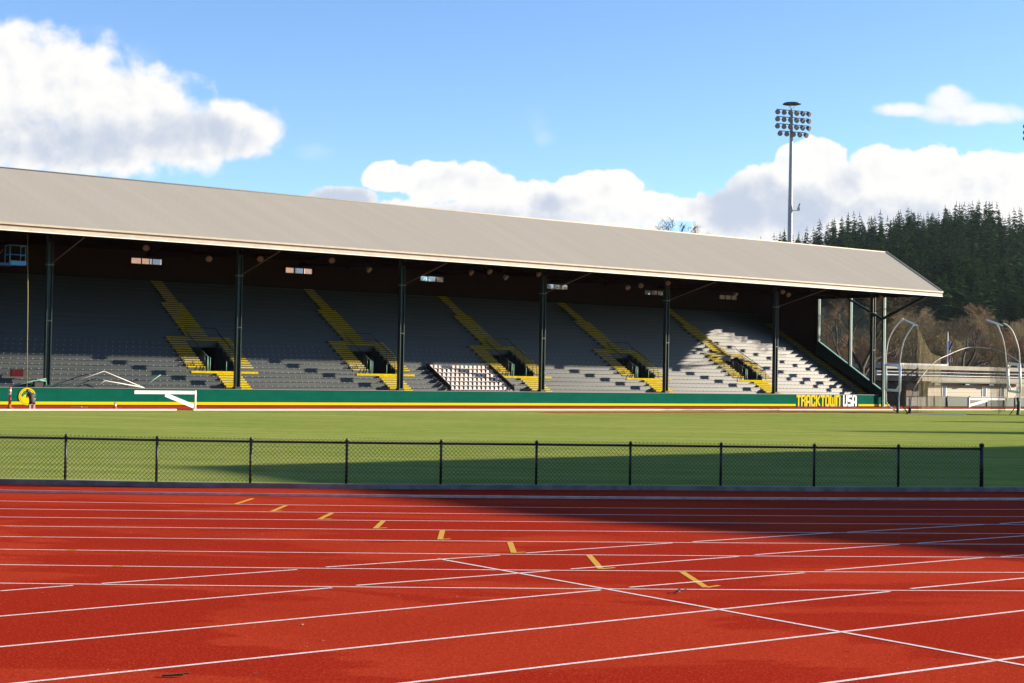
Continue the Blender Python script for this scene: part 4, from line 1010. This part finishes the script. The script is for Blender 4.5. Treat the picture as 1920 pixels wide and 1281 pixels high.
# nets: curtain folds
def net(pts_top, pts_bot, n=26, amp=.12):
    mb = MB(); T_ = smoothpts([cg(*q) for q in pts_top], 8); B_ = smoothpts([cg(*q) for q in pts_bot], 8)
    def samp(L, t): f = t*(len(L)-1); i = min(int(f), len(L)-2); return L[i].lerp(L[i+1], f-i)
    m_ = 12
    gridp = [[samp(T_, i/n).lerp(samp(B_, i/n), j/m_)+Vector((.03*sin(i*2.3+j), amp*sin(i*1.7+j*.25)*(.3+.7*j/m_), 0)) for i in range(n+1)] for j in range(m_+1)]
    for j in range(m_):
        for i in range(n): mb.poly([gridp[j][i], gridp[j][i+1], gridp[j+1][i+1], gridp[j+1][i]], 'net', True)
    part('net', mb, cgt)
net([(1696,601,131),(1720,612,128)], [(1694,770,131),(1722,772,128)], 14)
net([(1720,612,130),(1745,660,132),(1763,668,135)], [(1720,771,130),(1742,774,132),(1770,772,135)], 20)
net([(1852,601,131),(1870,607,130),(1884,640,129)], [(1858,768,131),(1868,772,130),(1889,768,129)], 18)
net([(1862,640,132),(1888,650,130)], [(1872,776,131),(1884,770,130)], 10, .2)
for P_, r_, m_ in (([cg(1683,775), cg(1683,752), cg(1681,742)], .11, 'black'), ([cg(1908,779), cg(1910,757), cg(1908,745)], .13, 'black'), ([cg(1705,776), cg(1706,764)], .12, 'panelbrown'), ([cg(1893,778), cg(1909,757)], .04, 'panelbrown'), ([cg(1690,758), cg(1703,776)], .04, 'panelbrown')):
    mb = MB(); mb.tube(P_, r_, m_, 8); part('pole_foot', mb, cgt)
mb = MB(); a, b = G(1700, 777), G(1880, 776)
mb.bar(Vector((a.x, a.y, .03)), Vector((b.x, a.y+3, .03)), .35, .06, 'panelbrown'); mb.bar(Vector((a.x, a.y-.5, .05)), Vector((a.x+5, a.y+.2, .05)), .15, .08, 'white'); part('fallen_net_edge', mb, cgt)

# ---------------------------------------------------------------- leaf litter on the near track
def leaf(p, sz, lab):
    mb = MB(); rnd = random.Random(int(p.x*1000)); m_ = 'cream'
    for i in range(5):
        a = rnd.uniform(0, 6.28); d = Vector((cos(a), sin(a), rnd.uniform(.1, .5)))*sz; e = Vector((-sin(a), cos(a), .2))*sz*.35
        mb.poly([p, p+d*.5-e, p+d, p+d*.5+e], 'deadleaf')
    solo('dry_leaf', mb, p, lab, 'leaf')
M['deadleaf'] = mat('dead_leaf', (.42, .28, .17), .8, col2=(.30, .17, .09), nscale=20)
leaf(P1(2, 1020, 718)+Vector((0, 0, .02)), .10, 'larger left half of the curled dry leaves beside the last yellow mark'); leaf(P1(2, 1062, 716)+Vector((0, 0, .02)), .09, 'right hand curled dry leaf of the pair beside the last yellow mark')
mb = MB(); rnd = random.Random(3)
for (q, x, y) in [(1,295,922),(1,425,1025),(1,942,1040),(1,900,740),(1,1270,745),(1,1490,655),(2,790,965),(2,912,957),(2,1070,992),(2,1180,965),(2,837,1178),(2,485,955),(2,1550,895),(2,1580,1130),(3,740,815),(3,412,1128),(3,530,1085),(0,345,790),(0,460,1000),(0,825,338),(1,0,1228),(2,122,818)]:
    p = P1(q, x, y); p.z = .02; a = rnd.uniform(0, 6.28); s_ = rnd.uniform(.014, .028)
    d = Vector((cos(a), sin(a), .2))*s_; e = Vector((-sin(a), cos(a), .3))*s_*.5; mb.poly([p-d, p-e, p+d, p+e], 'deadleaf')
for _ in range(260):
    p = G(rnd.uniform(-100, 2000), rnd.uniform(960, 1290)); p.z = .018; a = rnd.uniform(0, 6.28); s_ = rnd.uniform(.004, .011)
    d = Vector((cos(a), sin(a), .2))*s_; e = Vector((-sin(a), cos(a), .3))*s_*.6; mb.poly([p-d, p-e, p+d, p+e], 'deadleaf')
struct('debris', mb, 'scattered crumbs of dry leaf on the near track', 'stuff')
p = P1(0, 1100, 1248); mb = MB(); mb.bar(p+Vector((-.11, 0, .02)), p+Vector((.08, .01, .03)), .03, .015, 'bark'); mb.bar(p+Vector((0, .01, .03)), p+Vector((.13, .03, .04)), .02, .01, 'bark'); solo('dark_twig', mb, p, 'short dark twig lying on the track at the bottom left', 'twig')

# ---------------------------------------------------------------- trees
def bare_tree(name, seed, h, r0, depth=6, twig='twig', bark='bark', spread=.55, ntw=5, upright=.25, first=.28):
    rnd = random.Random(seed); tr_, tw = MB(), MB()
    def grow(p, d, L_, r, lv):
        n = 3; pts = [p]; q = p.copy(); dd = d.copy()
        for i in range(n):
            dd = (dd+Vector((rnd.uniform(-1, 1), rnd.uniform(-1, 1), rnd.uniform(-.5, .8)*1))*.17+Vector((0, 0, upright*.12))).normalized(); q = q+dd*L_/n; pts.append(q.copy())
        r1 = r*.62
        tr_.tube(pts, [r+(r1-r)*i/n for i in range(n+1)], bark, 6 if lv > 3 else 4 if lv > 1 else 3, False)
        if lv <= 2:
            for i in range(ntw):
                f = rnd.uniform(.1, 1); b = pts[0].lerp(pts[-1], f); a = Vector((rnd.gauss(0, 1), rnd.gauss(0, 1), rnd.gauss(.25, .8))).normalized()
                a = (a+dd*.7).normalized(); Lt = L_*rnd.uniform(.5, 1.1); sd_ = a.orthogonal().normalized()*(.006+.004*h/14)*1.6; e = b+a*Lt
                e2 = b+a*Lt*.55+Vector((rnd.uniform(-1, 1), rnd.uniform(-1, 1), rnd.uniform(-.2, 1)))*Lt*.38
                tw.poly([b-sd_, b+sd_, e], twig); tw.poly([b+a*Lt*.4-sd_*.8, b+a*Lt*.4+sd_*.8, e2], twig)
        if lv == 0: return
        kids = rnd.choice([2, 3, 3]) if lv > 1 else 3
        for i in range(kids):
            a = rnd.uniform(0, 2*pi); o = dd.orthogonal().normalized(); o = Matrix.Rotation(a, 3, dd) @ o
            nd = (dd+o*rnd.uniform(.5, 1.1)*spread*1.4).normalized()
            st_ = pts[-1] if i < 2 else pts[2]
            grow(st_, nd, L_*rnd.uniform(.62, .82), r1*rnd.uniform(.7, .9), lv-1)
    grow(Vector((0, 0, -.2)), Vector((rnd.uniform(-.1, .1), rnd.uniform(-.1, .1), 1)).normalized(), h*first, r0, depth)
    return tr_.mesh(name+'_limbs'), tw.mesh(name+'_twigs')
def put_tree(meshes, loc, rot, sc, name, label, group=None, cat='tree', names=('trunk', 'crown')):
    e = bpy.data.objects.new(name, None); COL.objects.link(e); e.location = loc; e.rotation_euler = (0, 0, rot); e.scale = (sc, sc, sc)
    for nm, me in zip(names, meshes): o = bpy.data.objects.new(nm, me); COL.objects.link(o); o.parent = e
    return tag(e, label, cat, group)
T1 = bare_tree('bare', 11, 15, .42, 6, 'twig', 'bark', .6, 4, .15)
T2 = bare_tree('bare', 12, 14, .30, 6, 'twig', 'barklight', .5, 6, .4)
T3 = bare_tree('bare', 23, 12, .22, 6, 'twigred', 'bark', .55, 7, .5, .22)
T4 = bare_tree('bare', 31, 13, .25, 6, 'twig', 'bark', .7, 7, .3, .2)
# big spreading tree seen through the open end of the stand
c = AT(1612, 715, 165); put_tree(T1, (c.x, 165, 0), 1.2, 1.02, 'bare_tree', 'big bare spreading tree seen through the open end of the grandstand')
c = AT(1601, 715, 185); put_tree(T1, (c.x, 185, 0), 3.6, .95, 'bare_tree', 'dark bare tree standing just behind the big spreading one')
c = AT(1262, 425, 222); hT = max(v.co.z for v in T1[1].vertices); print('T1 h', hT); put_tree(T1, (c.x, 222, 0), 2.2, 27.0/hT, 'bare_tree', 'bare tree whose top twigs show over the middle of the roof ridge')
rnd = random.Random(5); wl_ = ['left', 'middle', 'right']
k_ = 0
for (px, py, Y, T, sc, lab) in [(1795, 600, 215, T1, 1.05, 'dark limbed bare tree behind the flagpole'), (1850, 600, 235, T4, 1.25, 'broad bare brown tree behind the right half of the cage'), (1905, 590, 225, T3, 1.3, 'reddish bare tree at the right edge of the photo'), (1735, 610, 225, T4, 1.05, 'round twiggy brown tree behind the left net of the cage'), (1690, 600, 240, T2, 1.2, 'upright grey barked bare tree between the grandstand end and the cage'), (1645, 610, 230, T3, 1.1, 'reddish bare tree right behind the end column'), (1560, 640, 235, T2, .95, 'thin bare tree at the left of the open grandstand end'), (1955, 600, 230, T3, 1.3, 'reddish bare tree partly outside the right edge')]:
    c = AT(px, 715, Y); put_tree(T, (c.x, Y, 0), k_*1.7, sc, 'bare_tree', lab, 'bare trees behind the stadium'); k_ += 1
for i in range(52):
    Y = rnd.uniform(212, 245) if i % 2 else rnd.uniform(250, 300); c = AT(760+i*13.5, 715, Y)
    put_tree([T2, T4, T3][i % 3], (c.x, Y, 0), rnd.uniform(0, 6.3), rnd.uniform(1.65, 1.85) if i % 2 else 2.1, 'bare_tree', 'bare tree behind the grandstand, glimpsed only through its rear windows', 'bare trees behind the grandstand rear wall')
# band of bare woods at the foot of the hill
for i in range(110):
    Y = rnd.uniform(260, 480); px = rnd.uniform(1380, 2080) if i > 14 else rnd.uniform(1180, 1500); c = AT(px, 715, Y); z = hill_h(c.x, Y) if Y > 320 else 0
    put_tree(rnd.choice([T2, T3, T4, T4, T2]), (c.x, Y, z-.3), rnd.uniform(0, 6.3), rnd.uniform(.95, 1.5), 'bare_tree', 'leafless brown tree in the belt of bare woods at the foot of the hill', 'bare woods at the foot of the hill')

def conifer(seed, h=26, lite=False):
    rnd = random.Random(seed); mb, tk = MB(), MB(); tk.tube([(0, 0, -1), (0, 0, h*.5), (0, 0, h*.97)], [.38, .22, .04], 'bark', 5, False)
    nl = 26 if not lite else 16; lean = Vector((rnd.uniform(-.5, .5), rnd.uniform(-.5, .5), 0))
    for i in range(nl):
        f = i/(nl-1); z = h*(.12+.86*f); R_ = (h*.235*(1-f)**.72+.25)*rnd.uniform(.72, 1.22); nb = (9 if f < .7 else 6) if not lite else 6; a0 = rnd.uniform(0, 6.28)
        for j in range(nb):
            if rnd.random() < .12: continue
            a = a0+2*pi*j/nb+rnd.uniform(-.3, .3); L_ = R_*rnd.uniform(.6, 1.15); d = Vector((cos(a), sin(a), 0)); sd_ = Vector((-sin(a), cos(a), 0)); zz = z+rnd.uniform(-.4, .4)
            tip = d*L_+Vector((0, 0, zz-L_*rnd.uniform(.15, .45))); root = Vector((0, 0, zz+.25)); mid = root.lerp(tip, .55)+Vector((0, 0, .22)); w = L_*.30
            mb.poly([root, mid-sd_*w+Vector((0, 0, -.35)), tip, mid], 'conifer'); mb.poly([root, mid, tip, mid+sd_*w+Vector((0, 0, -.35))], 'conifer')
            if not lite:
                for q in range(4):
                    t_ = rnd.uniform(.3, 1.0); c = root.lerp(tip, t_)+Vector((0, 0, .1)); e = Vector((rnd.gauss(0, 1), rnd.gauss(0, 1), rnd.gauss(-.2, .6)))*.55; f2 = Vector((rnd.gauss(0, 1), rnd.gauss(0, 1), rnd.gauss(0, .5)))*.35
                    mb.poly([c, c+e, c+f2], 'conifer')
    mb.poly([(0.18, 0, h*.93), (-.18, 0, h*.93), (0, 0, h*1.03)], 'conifer'); mb.poly([(0, .18, h*.93), (0, -.18, h*.93), (0, 0, h*1.03)], 'conifer')
    return tk.mesh('conifer_trunk'), mb.mesh('conifer_needles')
CT = [conifer(s) for s in (1, 2, 3, 4)]
cands = []
rnd = random.Random(9)
for i in range(7500):
    Y = rnd.uniform(430, 1010); x = rnd.uniform(-60, 560); hh = hill_h(x, Y)
    px = 960+x/Y*F
    if px < 1180 or px > 2050: continue
    # projected base: keep those above the bare belt
    py = 715-(hh-H)/Y*F
    lim = 622 if px > 1650 else 585
    if py > lim or hh < 9: continue
    if Y > 915: continue
    cands.append((Y, x, hh, px))
cands.sort(); kept = []
cell = {}
for Y, x, hh, px in cands:
    key = (int(x/5.6), int(Y/10))
    if key in cell: continue
    cell[key] = 1; kept.append((Y, x, hh, px))
# the front slope and the skyline stand out as single trees
sky_ = sorted(kept, key=lambda t: -t[0])
kept.sort(key=lambda t: t[0])
print('conifers', len(kept))
single = kept[:150]+[t for t in kept[150:] if t[0] > 860][:145]
ss_ = set(id(t) for t in single)
c0 = {}
for t in single:
    Y, x, hh, px = t; i = rnd.randrange(4); sc = rnd.uniform(.5, .95) if Y < 860 else rnd.choice([.45, .6, .7, .8, .95])*rnd.uniform(.9, 1.1)
    wd = rnd.uniform(1.1, 1.7); sc *= .9
    e = put_tree(CT[i], (x, Y, hh-1), rnd.uniform(0, 6.28), sc, 'conifer_tree', 'dark conifer on the lower slope of the wooded hill' if Y < 860 else 'dark conifer along the crest of the wooded hill', 'conifers on the lower slope of the hill' if Y < 860 else 'conifers along the crest of the hill'); e.scale = (sc*wd, sc*wd, sc)
for (px, Y, sc, wd, lab) in [(1885, 400, .62, 1.5, 'lighter green bushy conifer standing in front of the wood near the right edge'), (1908, 415, .5, 1.4, 'small lighter conifer just right of the bushy green one'), (1648, 430, .5, 1.3, 'small green conifer in the scrub above the grandstand roof end'), (1714, 440, .55, 1.3, 'pale green conifer at the foot of the dark wood right of the roof end')]:
    c = AT(px, 600, Y); e = put_tree(CT[1], (c.x, Y, hill_h(c.x, Y)-.5), px, sc, 'conifer_tree', lab); e.scale = (sc*wd, sc*wd, sc)
# the rest of the wood as one mass
lt = [conifer(s, lite=True)[1] for s in (5, 6, 7)]
vs, fs = [], []
for t in kept:
    if id(t) in ss_: continue
    Y, x, hh, px = t; me = rnd.choice(lt); sc = rnd.uniform(.62, 1.0); a = rnd.uniform(0, 6.28); ca, sa = cos(a)*sc, sin(a)*sc; b = len(vs)
    for v in me.vertices: co = v.co; vs.append((co.x*ca-co.y*sa+x, co.x*sa+co.y*ca+Y, co.z*sc+hh-1))
    for p in me.polygons: fs.append(tuple(b+i for i in p.vertices))
me = bpy.data.meshes.new('wood'); me.from_pydata(vs, [], fs); me.materials.append(M['conifer']); me.update()
o = bpy.data.objects.new('conifer_wood', me); COL.objects.link(o); tag(o, 'dense dark conifer wood covering the middle of the hill', 'woodland', None, 'stuff')

# ---------------------------------------------------------------- what casts the long shadows: the opposite stand and two added tree-shaped casters, out of frame
sh = Vector((cos(radians(SUN_AZ)), sin(radians(SUN_AZ)), 0)); ct = 1/tan(radians(SUN_EL))
HW = 12.0; corner = Vector((-9.5, 42.6, 0))+sh*(HW*ct)
def WST(a, b, z): return corner+UV*a-VV*b+Vector((0, 0, z))
wg = thing('opposite_grandstand', (corner.x, corner.y, 0), 'roof of the opposite grandstand standing outside the frame to the right', 'grandstand')
mb = MB(); rp = [(0, 0), (0, 16), (1.7, 21.3), (6, 35), (95, 35), (95, 0)]; mb.poly([WST(a, b, HW) for a, b in rp], 'roof'); mb.poly([WST(a, b, HW-.5) for a, b in reversed(rp)], 'under')
for (a, b), (c, d) in zip(rp, rp[1:]+rp[:1]): mb.poly([WST(a, b, HW-.5), WST(c, d, HW-.5), WST(c, d, HW), WST(a, b, HW)], 'cream')
None; part('roof', mb, wg)
for i in range(6):
    mb = MB(); p = WST(14+i*15, 3, 0); mb.tube([p, p+Vector((0, 0, HW-.5))], .25, 'post', 8); part('column', mb, wg)
mb = MB(); mb.hexa([WST(10, 5, 0), WST(10, 20, 0), WST(95, 20, 0), WST(95, 5, 0), WST(10, 5, 1.2), WST(10, 20, 9), WST(95, 20, 9), WST(95, 5, 1.2)], 'seat'); part('seating_bank', mb, wg)
def columnar(h):  # invented narrow tree shape, added only to cast a shadow streak
    rn = random.Random(h); tk, cr = MB(), MB(); tk.tube([(0, 0, -.3), (0, 0, h*.9)], [.3, .05], 'bark', 6)
    for q in range(2600):
        f = rn.random(); R_ = 2.0*min(1, (1-f)*7+.12)*(.75+.25*f); a = rn.uniform(0, 6.28); rr = R_*sqrt(rn.random()); c = Vector((cos(a)*rr, sin(a)*rr, 1.5+f*(h-1.5)))
        d = Vector((rn.gauss(0, 1), rn.gauss(0, 1), rn.gauss(.5, 1))).normalized()*.55; e = d.orthogonal().normalized()*.3; cr.poly([c-d, c-e, c+d, c+e], 'conifer')
    return tk.mesh('columnar_trunk'), cr.mesh('columnar_crown')
for (tx, ty, hh, lab) in ((1580, 808.6, 28, 'narrow leafy column added out of frame to cast the streak on the nearer grass'), (1760, 790.2, 25, 'narrow leafy column added out of frame to cast the streak on the farther grass')):
    p = G(tx, ty)+sh*(hh*ct); put_tree(columnar(hh), (p.x, p.y, 0), 0, 1, 'streak_caster', lab)
# tall wood added unseen behind the camera to block low sky light
vs, fs = [], []; rnd = random.Random(77); ltm = [conifer(s_, lite=True)[1] for s_ in (8, 9)]
for i in range(190):
    x = rnd.uniform(-260, 190); y = rnd.uniform(-95, -38); me = rnd.choice(ltm); sc = rnd.uniform(1.1, 1.6); a = rnd.uniform(0, 6.28); ca, sa = cos(a)*sc*1.4, sin(a)*sc*1.4; b = len(vs)
    for v in me.vertices: co = v.co; vs.append((co.x*ca-co.y*sa+x, co.x*sa+co.y*ca+y, co.z*sc))
    for p in me.polygons: fs.append(tuple(b+i_ for i_ in p.vertices))
me = bpy.data.meshes.new('added_rear_wood'); me.from_pydata(vs, [], fs); me.materials.append(M['conifer']); me.update()
o = bpy.data.objects.new('conifer_wood', me); COL.objects.link(o); tag(o, 'conifers added unseen behind the near track to block low sky light', 'woodland', None, 'stuff')
hz = MB(); hz.box((-2500, -120, -2), (2500, 1900, 170), 'concrete'); hzo = bpy.data.objects.new('haze', hz.mesh('haze')); COL.objects.link(hzo); tag(hzo, 'thin blue air between the stadium and the hill', 'haze', None, 'stuff')
hm = bpy.data.materials.new('haze'); hm.use_nodes = True; t = hm.node_tree; t.nodes.clear(); pv = t.nodes.new('ShaderNodeVolumePrincipled'); pv.inputs['Color'].default_value = (.72, .82, 1, 1); pv.inputs['Density'].default_value = .000025; pv.inputs['Anisotropy'].default_value = .2
om = t.nodes.new('ShaderNodeOutputMaterial'); t.links.new(pv.outputs[0], om.inputs['Volume']); hzo.data.materials.clear(); hzo.data.materials.append(hm)
print('objects', len(bpy.data.objects))
